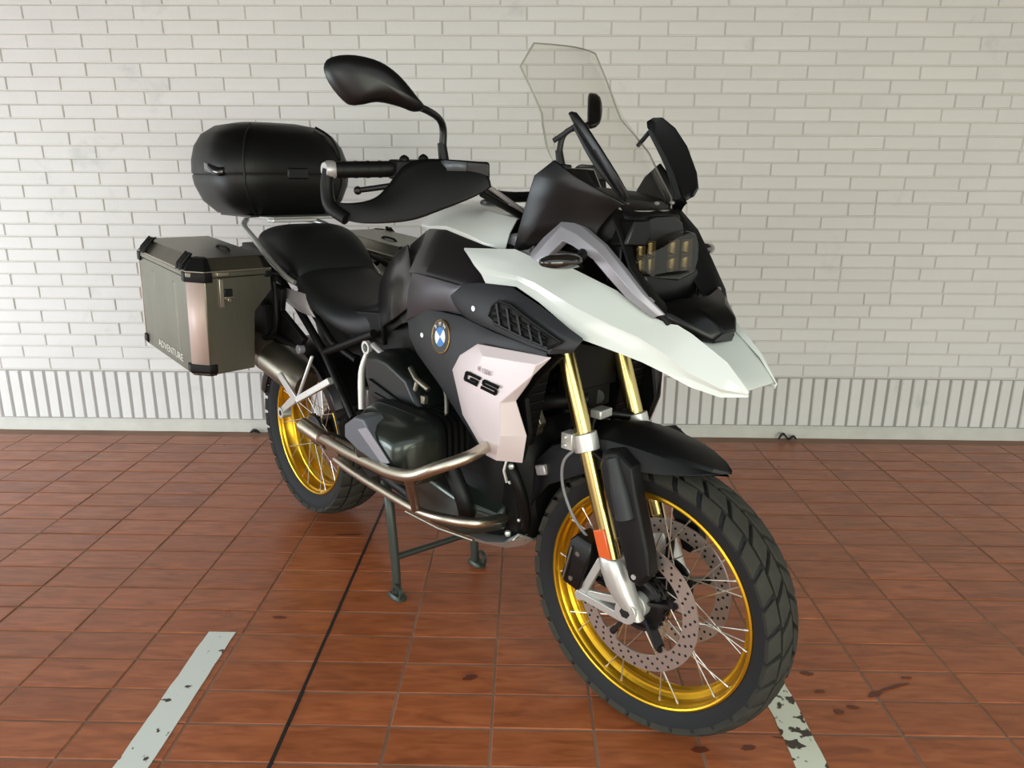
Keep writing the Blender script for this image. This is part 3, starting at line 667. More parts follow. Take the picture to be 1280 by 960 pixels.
g = G(); g.box((1.245, 0, 1.212), (.025, .15, .08), Matrix.Rotation(R(-30), 3, 'Y')); g.build('instrument_panel', 'blackgloss', bike, bevel=.008)
g = G()
for y in (-.09, .02, .085): g.ball((1.462-abs(y)*.15, y, 1.178), (.006, .006, .004), 8)
g.build('cowl_screw', 'alloy', bike)
wr = [(1.163, .080, 1.450, 1.476), (1.188, .098, 1.436, 1.468), (1.255, .164, 1.338, 1.415), (1.285, .163, 1.318, 1.395), (1.330, .142, 1.284, 1.362), (1.356, .126, 1.264, 1.342), (1.390, .128, 1.243, 1.318), (1.450, .134, 1.206, 1.272), (1.499, .096, 1.206, 1.232)]
g = G(); rows = []
for z, hw, xe, xc in wr:
    row = []
    for t in (-1, -.86, -.62, -.3, 0, .3, .62, .86, 1):
        u = abs(t); x = xc+(xe-xc)*(u**1.8); row.append(V((x, t*hw, z)))
    rows.append(row)
g.grid(rows); scr = g.build('windscreen', 'screen', bike, thick=.0045, ang=60); tag(scr, 'clear tall windscreen with notched sides')
g = G()
for s in (-1, 1): g.tube([(xe+.001, s*hw, z) for z, hw, xe, xc in wr], .0021, 6)
M['screenedge'] = mat('screen_edge', (150, 152, 140), .2, coat=.4)
g.tube([V(p)+V((0, 0, .0005)) for p in rows[-1]], .0016, 6); g.tube(rows[0], .002, 6); g.build('screen_edge', 'screenedge', scr)
for s in (-1, 1):                             # wind deflectors on stalks beside the screen
    g = G(); top_, bot = V((1.345, s*.122, 1.350)), V((1.478, s*.100, 1.185)); d = bot-top_
    kw = .62 if s < 0 else .95; ax_ = d.normalized(); wv = V((.62, s*.26, .20)); wv = (wv-ax_*wv.dot(ax_)).normalized()
    rows = []
    for t, w0, w1 in ((0, -.004, .012), (.06, -.010, .030), (.25, -.012, .040), (.5, -.012, .042), (.8, -.012, .038), (.95, -.010, .030), (1, -.004, .014)):
        c = top_+d*t+V((.0, s*.010*math.sin(math.pi*t), .006*math.sin(math.pi*t))); rows.append([c+wv*w0*kw, c+wv*(w0*.4+w1*.6)*kw+V((-.004, s*.004, 0)), c+wv*w1*kw])
    g.grid(rows); g.build('wind_deflector', 'blacksatin', bike, thick=.006, bevel=.002, ang=50)
    g = G(); g.tube([(1.462, s*.085, 1.19), (1.41, s*.115, 1.255), (1.352, s*.120, 1.33)], [.008, .007, .005], 8, sm=4); g.cyl((1.350, s*.12, 1.325), (1.310, s*.135, 1.300), .005); g.build('screen_stalk', 'darkgrey', bike)
# ---- indicators
for s in (-1, 1):
    g = G(); rings = []
    for y, k, x in ((.19, .5, 1.437), (.20, .85, 1.436), (.225, 1, 1.434), (.255, .85, 1.430), (.272, .5, 1.426), (.276, .15, 1.425)):
        rings.append(supax('y', s*y, x, 1.073, .026*k, .0155*k, 2.4, 14))
    g.loft(rings); ind = g.build('indicator', 'smoke', bike)
    g = G(); g.tube([(1.415, s*.150, 1.085), (1.43, s*.17, 1.08), (1.437, s*.195, 1.074)], [.012, .010, .009], 10); g.build('indicator_stalk', 'black', ind)
#%%BODY
# ---- fuel tank (dark) with white centre cover
def half(pts):                                # half section (y, z) from the crown outwards -> full row
    return list(reversed([(-y, z) for y, z in pts[1:]]))+list(pts)
secs = [(.615, [(0, .945), (.055, .94), (.095, .915), (.112, .86), (.105, .80)]),
        (.70, [(0, 1.03), (.07, 1.02), (.125, .975), (.15, .90), (.14, .82)]),
        (.815, [(0, 1.115), (.085, 1.105), (.150, 1.062), (.188, .965), (.188, .86)]),
        (.885, [(0, 1.135), (.09, 1.13), (.142, 1.104), (.200, 1.010), (.200, .88)]),
        (.96, [(0, 1.14), (.09, 1.138), (.142, 1.110), (.204, 1.006), (.205, .89)]),
        (1.10, [(0, 1.125), (.09, 1.12), (.148, 1.078), (.208, .998), (.210, .90)]),
        (1.19, [(0, 1.10), (.09, 1.09), (.150, 1.055), (.204, .990), (.205, .90)])]
g = G(); rows = []
for x, h in secs: rows.append([V((x, y, z)) for y, z in half(h)])
g.grid(rows); g.f.append(tuple(range(9))); g.m.append(0); g.f.append(tuple(len(g.v)-9+i for i in reversed(range(9)))); g.m.append(0)
tank = g.build('fuel_tank', 'tank', bike, bevel=.012, seg=3, ang=60)
ws = [(.800, .090, 1.110, .050, 1.120, 1.122), (.835, .128, 1.112, .080, 1.146, 1.150), (.885, .140, 1.110, .070, 1.160, 1.166), (.96, .145, 1.114, .070, 1.160, 1.168), (1.04, .147, 1.100, .085, 1.152, 1.162), (1.10, .146, 1.084, .095, 1.146, 1.154), (1.165, .135, 1.075, .10, 1.138, 1.146)]
g = G(); rows = []
for x, ye, ze, ys, zs, zc in ws: rows.append([V(p) for p in ((x, -ye+.004, ze-.012), (x, -ye, ze), (x, -(ye+ys)/2-.006, (ze+zs)/2), (x, -ys, zs), (x, 0, zc), (x, ys, zs), (x, (ye+ys)/2+.006, (ze+zs)/2), (x, ye, ze), (x, ye-.004, ze-.012))])
g.grid(rows); tag(g.build('tank_cover', 'white', bike, thick=.004, bevel=.003, ang=24), 'white tank top cover')
g = G(); g.lathe([(0, .006), (.030, .006), (.036, .002), (.036, -.01)], 28, axis='z', c=(.97, 0, 1.170)); g.build('filler_cap', 'blacksatin', tank)
g = G(); g.loft([[V(p) for p in ((x, -w_, z-.05), (x, -w_, z), (x, w_, z), (x, w_, z-.05))] for x, w_, z in ((1.12, .12, 1.10), (1.17, .115, 1.108), (1.225, .11, 1.10))]); g.build('ignition_cover', 'lilac', bike, bevel=.008, ang=30)
for s in (-1, 1):
    f3 = lambda L_: [V((a, -s*b, c)) for a, b, c in L_]
    # knee panel
    g = G(); g.grid([f3([(.615, -.118, .945), (.690, -.140, 1.000), (.760, -.156, 1.040), (.822, -.162, 1.064)]), f3([(.615, -.132, .880), (.700, -.168, .925), (.800, -.196, .968), (.905, -.206, 1.006)]), f3([(.628, -.126, .818), (.705, -.162, .840), (.790, -.196, .868), (.885, -.205, .915)])])
    g.build('knee_panel', 'blackgloss' if False else 'tank', bike, thick=.005, bevel=.003, sub=1)
    # lower tank trim
    g = G(); g.grid([f3([(.905, -.208, 1.004), (1.0, -.214, 1.000), (1.10, -.216, .993), (1.16, -.214, 1.000)]), f3([(.885, -.210, .955), (.98, -.216, .96), (1.06, -.218, .972), (1.12, -.217, .985)]), f3([(.868, -.204, .880), (.94, -.208, .905), (1.04, -.212, .925), (1.12, -.215, .93)])])
    g.build('tank_trim', 'trimgrey', bike, thick=.005, bevel=.002)
    # air intake panel below the beak, with its grille
    g = G(); g.grid([f3([(1.050, -.206, .980), (1.11, -.214, .996), (1.180, -.220, 1.006), (1.293, -.228, 1.008), (1.375, -.226, .978), (1.44, -.222, .948), (1.482, -.216, .928)]),
                     f3([(1.065, -.216, .965), (1.12, -.226, .975), (1.19, -.236, .980), (1.285, -.243, .985), (1.37, -.243, .960), (1.44, -.240, .935), (1.480, -.224, .918)]),
                     f3([(1.09, -.222, .945), (1.13, -.232, .945), (1.20, -.242, .940), (1.275, -.250, .935), (1.36, -.252, .918), (1.43, -.248, .906), (1.474, -.230, .908)]),
                     f3([(1.115, -.220, .928), (1.15, -.228, .922), (1.205, -.238, .918), (1.27, -.246, .912), (1.35, -.252, .904), (1.425, -.250, .893), (1.465, -.226, .900)])])
    ip = g.build('intake_panel', 'darkgrey', bike, thick=.006, bevel=.002, ang=24)
    og = f3([(1.252, -.257, .948), (1.262, -.256, .970), (1.280, -.255, .981), (1.318, -.256, .977), (1.385, -.256, .950), (1.455, -.248, .921), (1.430, -.259, .908), (1.370, -.262, .917), (1.275, -.261, .935)])
    g = G(); g.tube(og, .0042, 8, closed=True); g.build('grille_frame', 'guardgrey', ip)
    g = G(); g.prism(og, (0, -s*.006, 0)); g.build('grille_opening', 'hole', ip)
    g = G(); top_e = lambda x: .981-max(0, (x-1.29))*.37 if x > 1.28 else .981-(1.28-x)*.5; bot_e = lambda x: .935-max(0, x-1.275)*.17
    yy = lambda x, z: -s*-(.2535+.02*(.95-z)*.5)
    for x in (1.288, 1.320, 1.352, 1.384, 1.414): g.beam((x-.010, s*.2585, top_e(x-.01)-.004), (x+.006, s*.2635, bot_e(x)+.0), .006, .006, up=(0, 1, 0))
    for t in (.3, .62): g.tube([V((x, s*(.2585+.005*t), top_e(x)*(1-t)+bot_e(x)*t)) for x in (1.262, 1.30, 1.34, 1.38, 1.425)], .0028, 6)
    g.build('grille_bar', 'guardgrey', ip)
    g = G(); g.cyl((1.180, s*.224, .952), (1.180, s*.243, .952), .006, n=10); g.build('panel_screw', 'alloy', ip)
    # lower grey side panel
    g = G(); g.grid([f3([(.868, -.200, .876), (.944, -.206, .921), (1.119, -.226, .925), (1.253, -.246, .912), (1.42, -.254, .898)]),
                     f3([(.885, -.208, .840), (.985, -.222, .868), (1.10, -.236, .878), (1.21, -.252, .890), (1.42, -.254, .885)]),
                     f3([(.912, -.204, .800), (.985, -.218, .812), (1.075, -.238, .820), (1.12, -.246, .815), (1.30, -.246, .80)]),
                     f3([(1.014, -.214, .744), (1.05, -.222, .745), (1.11, -.240, .738), (1.155, -.246, .715), (1.30, -.240, .72)]),
                     f3([(1.165, -.224, .640), (1.178, -.228, .638), (1.205, -.238, .636), (1.235, -.242, .634), (1.29, -.236, .632)])])
    sp = g.build('side_panel', 'darkgrey', bike, thick=.006, bevel=.002, ang=26)
    g = G(); g.cyl((.958, s*.208, .857), (.958, s*.224, .857), .006, n=10); g.build('panel_screw', 'alloy', sp)
    # badge
    n3 = V((-.10, s*1, .12)).normalized(); c = V((1.050, s*.232, .868)); ux = V((1, 0, 0)); ux = (ux-n3*ux.dot(n3)).normalized(); 
    if s > 0: ux = -ux
    uy = n3.cross(ux)
    def disk(r0, r1, a0, a1, z, n=24):
        g = G(); rw_ = []
        for k in range(n+1):
            a = a0+(a1-a0)*k/n; rw_.append([c+(ux*math.cos(a)+uy*math.sin(a))*r+n3*z for r in (r0, r1)])
        return g.grid(rw_)
    g = G(); rw_ = []
    for k in range(32):
        a = 2*math.pi*k/32; rw_.append([c+(ux*math.cos(a)+uy*math.sin(a))*r+n3*z for r, z in ((0.001, .0), (.0405, .0), (.0405, .004), (.038, .005), (.036, .004), (.001, .004))])
    g.grid(rw_, cu=True); bd = g.build('roundel', 'ring', sp)
    g = disk(.0235, .0365, 0, 2*math.pi, .0046, 40); g.cur = 2
    for k in range(4):
        q = disk(.0, .0230, R(58)+k*math.pi/2, R(58)+(k+1)*math.pi/2, .0050, 8); g.cur = 1+k % 2; g.add(q.v, q.f)
    g.cur = 2
    for ch, a in (('B', 128), ('M', 90), ('W', 52)):
        t = text_geo(ch, .013, .0003); a = R(a+8); r = .030; o_ = c+(ux*math.cos(a)+uy*math.sin(a))*r+n3*.0052
        q = place(t, o_, ux*math.sin(a)-uy*math.cos(a), ux*math.cos(a)+uy*math.sin(a)); g.add(q.v, q.f)
    o = bd
    g.build('roundel_face', ['blackgloss', 'enamelwhite', 'blue'], bd, fix=False) if False else None
    # (badge face as its own mesh on the panel)
    o2 = g.build('badge_face', ['blackgloss', 'blue', 'enamelwhite'], sp, smooth=False, fix=False); tag(o2, 'round black badge with blue and white quarters')
    # silver shroud
    P = {k: V((a, s*b, z)) for k, (a, b, z) in dict(i=(1.130, .262, .809), j=(1.160, .264, .848), a=(1.224, .266, .884), q=(1.255, .276, .862), m=(1.410, .270, .872), b=(1.434, .254, .889), r=(1.392, .262, .846), c=(1.365, .250, .824), d=(1.330, .252, .779), e=(1.343, .232, .700), f=(1.320, .222, .630), k=(1.280, .262, .634), l=(1.306, .274, .700), n=(1.312, .279, .775), g=(1.243, .258, .634), h=(1.168, .264, .713), u=(1.20, .274, .80), v=(1.22, .274, .71)).items()}
    g = G(); ks = list(P); idx = {k: i for i, k in enumerate(ks)}
    g.add([P[k] for k in ks], [tuple(idx[c_] for c_ in f) for f in ('iuqaj', 'aqmb', 'bmr', 'uvlnq' if False else 'unq', 'qnr' if False else 'qnrm', 'rncd' if False else 'rnd', 'rdc', 'ihvu', 'uvln', 'hgkv' if False else 'hgv', 'vgkl', 'nled', 'lkfe')])
    sh = g.build('radiator_shroud', 'pinksilver', bike, thick=.005, bevel=.004, seg=3, ang=16); tag(sh, 'silver radiator shroud with black lettering')
    g = G(); ln = [(1.14, .80), (1.22, .885), (1.43, .885), (1.36, .82), (1.325, .775), (1.338, .70), (1.315, .632), (1.245, .636), (1.17, .713)]; g.prism([(a, s*.222, b) for a, b in ln], (0, -s*.012, 0)); g.build('shroud_liner', 'black', bike)
    # lettering G S
    def letter(strokes, ox):
        g = G()
        for a0, b0, a1, b1 in strokes: g.add([(ox+a0, b0, 0), (ox+a1, b0, 0), (ox+a1, b1, 0), (ox+a0, b1, 0), (ox+a0, b0, .0016), (ox+a1, b0, .0016), (ox+a1, b1, .0016), (ox+a0, b1, .0016)], [(0, 3, 2, 1), (4, 5, 6, 7), (0, 1, 5, 4), (1, 2, 6, 5), (2, 3, 7, 6), (3, 0, 4, 7)])
        return g
    g = G()
    for ltr in (letter([(0, .003, .009, .022), (.003, .018, .053, .025), (.003, 0, .048, .007), (.040, .006, .049, .010), (.020, .009, .049, .0145)], 0), letter([(0, .0125, .008, .022), (.003, .018, .053, .025), (0.003, .0098, .050, .0155), (.044, .003, .053, .0125), (0, 0, .050, .007)], .061)):
        g.add(ltr.v, ltr.f)
    tx = V((1.0, s*.03, -.105)).normalized() if s < 0 else V((-1.0, -.03, .105)).normalized()
    for p in g.v: p.x += p.y*.35
    o_ = V((1.188, s*.2776, .799)) if s < 0 else V((1.305, s*.2776, .789))
    place(g, o_, tx, V((0, s*.06, 1)), 1.0, 1.0)
    if s > 0: pass
    o = g.build('model_lettering', 'letter', sh, smooth=False); tag(o, 'black GS lettering')
    t = text_geo('R 1250', .015, .0004); place(t, V((1.262, s*.2815, .833)), tx, V((0, s*.06, 1))); tag(t.build('small_lettering', 'lilac', sh, smooth=False), 'faint grey R 1250 lettering')
    # radiator core behind the shroud
    g = G(); g.box((1.27, s*.19, .75), (.05, .11, .22), Matrix.Rotation(R(14), 3, 'Y')); rd = g.build('radiator', 'black', bike, bevel=.004)
    g = G()
    for k in range(9): g.box((1.297+.0055*(4-k)*-1, s*.19, .75+(k-4)*.022), (.006, .10, .003))
    g.build('radiator_fin', 'blacksatin', rd)

# ---- seats
def seat(name, secs, mk, lbl):
    g = G(); rows = []
    for x, hw, zt, zs, zb in secs: rows.append([V(p) for p in ((x, -hw*.55, zb-.012), (x, -hw*.96, zb), (x, -hw*1.02, (zb+zs)/2), (x, -hw*.93, zs), (x, -hw*.55, zt+.004), (x, 0, zt), (x, hw*.55, zt+.004), (x, hw*.93, zs), (x, hw*1.02, (zb+zs)/2), (x, hw*.96, zb), (x, hw*.55, zb-.012))])
    g.grid(rows); n = 11; g.f.append(tuple(range(n))); g.m.append(0); g.f.append(tuple(len(g.v)-n+i for i in reversed(range(n)))); g.m.append(0)
    return tag(g.build(name, mk, bike, sub=2, ang=180), lbl)
seat('rider_seat', [(.135, .135, .945, .935, .885), (.155, .152, .948, .932, .868), (.22, .164, .912, .905, .835), (.30, .170, .874, .872, .808), (.39, .168, .856, .850, .784), (.47, .155, .854, .842, .762), (.55, .128, .872, .852, .765), (.61, .105, .915, .887, .79), (.650, .088, .955, .930, .82), (.665, .07, .968, .945, .86)], 'leather', 'smooth dark grey rider seat')
seat('pillion_seat', [(-.185, .105, 1.035, 1.025, .985), (-.165, .135, 1.058, 1.045, .985), (-.05, .148, 1.074, 1.056, .955), (.03, .152, 1.074, 1.050, .932), (.09, .152, 1.062, 1.030, .915), (.135, .150, 1.025, .990, .905), (.165, .145, .975, .955, .898), (.176, .135, .935, .925, .895)], 'pillion', 'black textured pillion seat')
# ---- tail, rack, subframe
for s in (-1, 1):
    f3 = lambda L_: [V((a, -s*b, c)) for a, b, c in L_]
    g = G(); g.grid([f3([(.045, -.155, .868), (.11, -.162, .878), (.200, -.164, .876), (.245, -.16, .872)]), f3([(.09, -.166, .842), (.15, -.172, .845), (.225, -.172, .840), (.275, -.166, .832)]), f3([(.165, -.160, .812), (.21, -.166, .812), (.26, -.166, .808), (.30, -.162, .805)])])
    tag(g.build('tail_panel', 'silver', bike, thick=.006, bevel=.002), 'grey silver tail panel')
    g = G(); g.tube([(-.30, s*.10, 1.082), (-.20, s*.155, 1.062), (-.10, s*.166, 1.026), (.02, s*.172, .968), (.13, s*.170, .918), (.17, s*.160, .900)], [.010, .011, .010, .010, .009, .008], 10, sm=5); g.build('grab_rail', 'alloy', bike)
    g = G(); g.tube([(-.22, s*.12, .94), (.08, s*.155, .890), (.34, s*.160, .700), (.515, s*.170, .530)], .0125, 10); g.tube([(.18, s*.15, .872), (.38, s*.150, .735), (.50, s*.14, .70)], .011, 10); g.tube([(.34, s*.16, .70), (.62, s*.15, .80)], .013, 10); g.build('subframe', 'black', bike)
    # pannier carrier
    g = G(); g.tube([(-.24, s*.222, .96), (.10, s*.222, .935), (.145, s*.218, .86), (.10, s*.218, .72), (-.20, s*.218, .70), (-.27, s*.22, .80)], .009, 8, closed=True, sm=4)
    for x, z in ((-.15, .95), (.06, .935)): g.tube([(x, s*.222, z-.005), (x+.03, s*.14, z-.02)], .010, 8)
    g.box((-.02, s*.205, .775), (.20, .05, .10)); g.tube([(.10, s*.218, .73), (.25, s*.19, .70)], .010, 8)
    g.build('pannier_carrier', 'black', bike, bevel=.002)
    g = G(); g.prism([(-.02, s*.2, .915), (.157, s*.2, .881), (.134, s*.2, .81), (.284, s*.2, .738), (.24, s*.2, .698), (-.085, s*.2, .692), (-.071, s*.2, .765), (-.06, s*.2, .81)], (0, -s*.02, 0)); g.build('carrier_plate', 'black', bike, bevel=.003)
    g = G(); g.beam((.335, s*.258, .563), (.515, s*.238, .656), .018, .020); g.tube([(.412, s*.238, .712), (.332, s*.256, .566)], .0055, 8)
    g.prism([(.205, s*.262, .618), (.235, s*.262, .632), (.335, s*.262, .570), (.320, s*.262, .548), (.235, s*.262, .500), (.222, s*.262, .515), (.290, s*.262, .562)], (0, -s*.008, 0))
    ph = g.build('peg_hanger', 'alloy', bike, bevel=.002)
    g = G(); g.cyl((.222, s*.235, .495), (.222, s*.262, .495), .018, n=16); g.lathe([(.009, -.002), (.018, -.002), (.018, .002), (.009, .002)], 16, c=(.222, s*.264, .495)); g.build('pillion_peg', 'alloy', ph)
    g = G(); g.cyl((.222, s*.263, .495), (.222, s*.2645, .495), .011, n=14); g.build('peg_bore', 'hole', ph)
    g = G(); g.cyl((.25, s*.185, .70), (.25, s*.205, .70), .015, n=14); g.build('mount_cap', 'lilac', bike, bevel=.002)
    # frame side tubes near the engine
    g = G(); g.lathe([(.012, -.006), (.019, -.006), (.019, .006), (.012, .006), (.012, -.006)], 20, c=(.670, s*.205, .776)); g.tube([(.668, s*.205, .758), (.652, s*.215, .70), (.655, s*.220, .60)], [.008, .010, .011], 10, sm=4); g.build('frame_stay', 'alloy', bike)
    g = G(); g.box((.645, s*.19, .625), (.03, .03, .055)); g.tube([(.70, s*.205, .79), (.78, s*.20, .755), (.84, s*.20, .70)], .009, 8); g.build('stay_lug', 'silver', bike, bevel=.003)
    # intake / throttle body cover
    g = G(); o1 = [(.680, .765), (.745, .778), (.800, .772), (.900, .735), (.955, .660), (.90, .640), (.80, .632), (.700, .640), (.675, .70)]
    g.loft([[V((a, s*.13, b)) for a, b in o1], [V((a, s*.205, b)) for a, b in o1], [V((.81+(a-.81)*.86, s*.228, .70+(b-.70)*.84)) for a, b in o1]]); ic = g.build('intake_cover', 'intakedark', bike, bevel=.008, seg=3, ang=30)
    g = G(); g.beam((.72, s*.226, .70), (.90, s*.226, .66), .006, .02, up=(0, 1, 0)); g.beam((.74, s*.226, .665), (.92, s*.226, .645), .006, .015, up=(0, 1, 0)); g.build('cover_rib', 'engine', ic, bevel=.002)
    g = G(); g.tube([(.87, s*.20, .755), (.91, s*.21, .735), (.955, s*.205, .715)], .008, 8); g.cyl((.915, s*.21, .730), (.905, s*.215, .69), .007); g.ball((.90, s*.215, .685), .010); g.box((.95, s*.215, .690), (.016, .014, .022)); g.ball((.935, s*.215, .665), .007); g.tube([(.90, s*.16, .76), (.99, s*.18, .72), (1.02, s*.2, .66)], .006, 8, sm=4); g.build('injector', 'dullsteel', bike, bevel=.002)
g = G(); g.loft([sup(.35, 0, .70, .20, .10, 5, 24), sup(.33, 0, .84, .22, .11, 5, 24)]); g.build('battery_box', 'black', bike)
g = G(); g.loft([[V((x, y, z)) for y, z in ((-.12, zb), (-.13, zt), (.13, zt), (.12, zb))] for x, zb, zt in ((-.30, .93, 1.0), (-.1, .90, .98), (.15, .87, .90), (.4, .80, .84), (.62, .76, .86))]); g.build('seat_base', 'black', bike, bevel=.006)
g = G(); g.loft([[V((x, y, z)) for y, z in ((-.11, zb), (-.12, zt), (.12, zt), (.11, zb))] for x, zb, zt in ((-.40, .84, .97), (-.30, .86, .99), (-.16, .88, .97))]); g.build('tail_unit', 'black', bike, bevel=.006)
g = G(); g.box((-.17, 0, 1.094), (.30, .26, .010)); g.box((-.02, -.06, 1.088), (.05, .16, .012)); g.build('luggage_rack', 'alloy', bike, bevel=.003)
# ---- mid frame and engine block
g = G(); g.loft([sup(.85, 0, .33, .26, .12, 5, 24), sup(.88, 0, .40, .29, .15, 5, 24), sup(.90, 0, .58, .29, .16, 5, 24), sup(.88, 0, .72, .25, .14, 5, 24)]); g.build('engine_block', 'engine', bike, bevel=.004)
g = G(); g.loft([supax('x', 1.12, 0, .50, .13, .17, 4, 24), supax('x', 1.19, 0, .50, .125, .16, 4, 24), supax('x', 1.225, 0, .50, .09, .12, 3, 24)]); g.build('front_cover', 'black', bike)
g = G(); g.loft([[V((x, y, z)) for y, z in ((-w_, zb), (-w_, zt), (w_, zt), (w_, zb))] for x, w_, zb, zt in ((.55, .10, .60, .80), (.80, .13, .68, .88), (1.10, .15, .72, .92), (1.25, .14, .80, .98))]); g.build('main_frame', 'black', bike, bevel=.01)
g = G(); g.tube([(1.165, -.14, .60), (1.215, -.15, .55), (1.225, -.13, .48), (1.20, -.10, .40), (1.14, -.08, .36)], .014, 10, sm=5); g.tube([(1.165, .14, .60), (1.215, .15, .55), (1.225, .13, .48), (1.20, .10, .40), (1.14, .08, .36)], .014, 10, sm=5); g.build('coolant_hose', 'black', bike)
for p_, r_ in (((1.215, -.160, .575), .008), ((1.205, -.155, .53), .005), ((1.16, -.12, .37), .009), ((1.20, -.12, .42), .005), ((1.19, -.165, .61), .007)): G().ball(p_, r_, 8).build('hose_clip', 'alloy', bike)
G().tube([(1.20, -.155, .60), (1.195, -.165, .56), (1.20, -.16, .53)], .004, 6).build('wire_clip', 'alloy', bike)
g = G(); g.beam((1.245, -.10, .56), (1.275, -.10, .57), .02, .025); g.build('horn_tab', 'silver', bike, bevel=.003)
for s in (-1, 1):
    g = G()
    for k in range(5): g.loft([supax('y', s*(.155+.019*k+t), .945, .600, .110, .070, 5, 24) for t in (0, .010)])
    g.loft([supax('y', s*y, .945, .600, .098, .060, 5, 24) for y in (.14, .26)]); g.build('cylinder', 'engine', bike)
    g = G(); g.loft([supax('y', s*y, x, z, rx, rz, n_, 28) for y, x, z, rx, rz, n_ in ((.245, .930, .592, .148, .082, 5), (.262, .932, .592, .152, .084, 5), (.275, .934, .592, .148, .080, 5))]); g.build('cylinder_head', 'engine', bike)
    g = G(); g.loft([supax('y', s*y, x, z, rx, rz, n_, 36) for y, x, z, rx, rz, n_ in ((.273, .936, .592, .148, .078, 5), (.30, .944, .592, .142, .077, 5), (.335, .956, .592, .128, .072, 5), (.358, .964, .592, .112, .064, 5), (.374, .968, .592, .095, .052, 4.5), (.381, .968, .592, .078, .038, 4))])
    hc = g.build('head_cover', 'greencover', bike, ang=60)
    g = G(); tr_ = [(.835, .600), (.838, .635), (.890, .668), (.935, .674), (.955, .655), (1.048, .590), (1.010, .568), (.900, .580)]
    g.loft([[V((a, s*.330, b)) for a, b in tr_], [V((a, s*.372, b)) for a, b in tr_], [V((.94+(a-.94)*.93, s*.3845, .615+(b-.615)*.92)) for a, b in tr_]]); g.build('cover_trim', 'bracketgrey', hc, bevel=.004, seg=3)
    g = G(); g.prism([(.912, s*.384, .640), (.955, s*.384, .656), (1.048, s*.384, .592), (1.020, s*.384, .578)], (0, s*.004, 0)); g.build('trim_plate', 'lilac', hc, bevel=.0015)
    # header pipe from the head down and back under the block
    g = G(); g.tube([(1.06, s*.22, .545), (1.10, s*.21, .46), (1.05, s*.17, .37), (.90, s*.13, .33), (.60, s*.12, .36)], .021, 12, sm=6); g.build('header_pipe', 'engine', bike)
    # crash bars
    s0 = s; s = s if s < 0 else .84
    g = G(); g.tube([(.44, s*.235, .458), (.60, s*.30, .505), (.80, s*.350, .538), (.98, s*.385, .566), (1.08, s*.402, .582), (1.17, s*.408, .604), (1.235, s*.392, .636), (1.268, s*.350, .654), (1.266, s*.30, .660), (1.22, s*.20, .660)], .0135, 14, sm=6); g.build('crash_bar', 'steel', bike)
    g = G(); g.tube([(.46, s*.215, .400), (.60, s*.235, .402), (.80, s*.262, .415), (1.00, s*.282, .428), (1.10, s*.280, .440), (1.165, s*.245, .440), (1.175, s*.20, .432), (1.15, s*.12, .41)], .0125, 14, sm=6); g.build('crash_bar', 'steel', bike)
    g = G(); g.tube([(1.145, s*.404, .597), (1.085, s*.35, .515), (.998, s*.284, .430)], .0115, 10); g.build('bar_strut', 'rust', bike)
    g = G(); g.beam((.47, s*.232, .475), (.485, s*.222, .40), .012, .035); g.build('bar_plate', 'rust', bike, bevel=.002)
    g = G(); g.lathe([(.0145, -.012), (.020, -.012), (.020, .012), (.0145, .012), (.0145, -.012)], 18, axis='x', c=(.452, s*.238, .461)); g.build('bar_clamp', 'rust', bike)
    s = s0
    # footrest plate
    g = G(); g.prism([(.50, s*.165, .52), (.66, s*.17, .50), (.70, s*.17, .40), (.60, s*.165, .36), (.52, s*.165, .40)], (0, s*.01, 0)); g.build('footrest_plate', 'rust' if False else 'engine', bike, bevel=.004)
g = G(); g.loft([[V((x, y, z)) for y, z in ((-.14, zt), (-.12, zb+.03), (-.07, zb), (.07, zb), (.12, zb+.03), (.14, zt))] for x, zb, zt in ((.66, .262, .30), (.80, .262, .31), (1.0, .268, .318), (1.10, .292, .330), (1.165, .325, .352), (1.20, .352, .372))], caps=False)
g.build('skid_plate', 'alloy', bike, thick=.005, bevel=.003, ang=25)
for s in (-1, 1): G().tube([(.74, s*.142, .292), (.90, s*.142, .296), (1.05, s*.142, .316)], .004, 8).build('skid_rail', 'dullsteel', bike)
# lower cover below the right cylinder (green-grey sump side)
for s in (-1, 1):
    g = G(); g.loft([[V((x, s*y, z)) for y, z in ((.12, zb), (yo, zb+.01), (yo, zt), (.12, zt+.03))] for x, yo, zb, zt in ((.78, .17, .34, .46), (.95, .20, .335, .47), (1.08, .20, .35, .45), (1.16, .15, .38, .42))]); g.build('sump_side', 'greencover', bike, bevel=.01, seg=3, ang=40)

# ---- exhaust on the right, drive on the left
g = G(); g.tube([(.58, -.13, .40), (.47, -.17, .425), (.40, -.20, .440)], [.022, .024, .024], 14, sm=5); g.tube([(.43, -.208, .436), (.265, -.208, .452)], .0255, 18); g.build('exhaust_pipe', 'steel', bike)
def axtube(a, b, prof, n=24):
    a, b = V(a), V(b); return [a.lerp(b, t) for t, r in prof], [r for t, r in prof]
g = G(); pts, rr = axtube((.235, -.172, .573), (.035, -.20, .648), [(0, .02), (.02, .044), (.14, .054), (.5, .058), (.92, .060), (1, .058)]); g.tube(pts, rr, 24); sil = g.build('silencer', 'dullsteel', bike)
g = G(); pts, rr = axtube((.05, -.198, .643), (-.15, -.228, .713), [(0, .0605), (.05, .062), (.7, .055), (1, .04)]); g.tube(pts, rr, 24); g.build('silencer_cap', 'capmetal', sil)
g = G(); g.tube([(.50, .11, .46), (.25, .12, .39), (0, .115, .335)], [.05, .045, .05], 16, sm=4); g.cyl((0, .07, RZ), (0, .15, RZ), .07, .055, n=24); g.build('swingarm', 'blacksatin', bike)
g = G(); g.tube([(.46, -.02, .50), (.30, 0, .75)], .03, 14); g.build('rear_shock', 'black', bike)
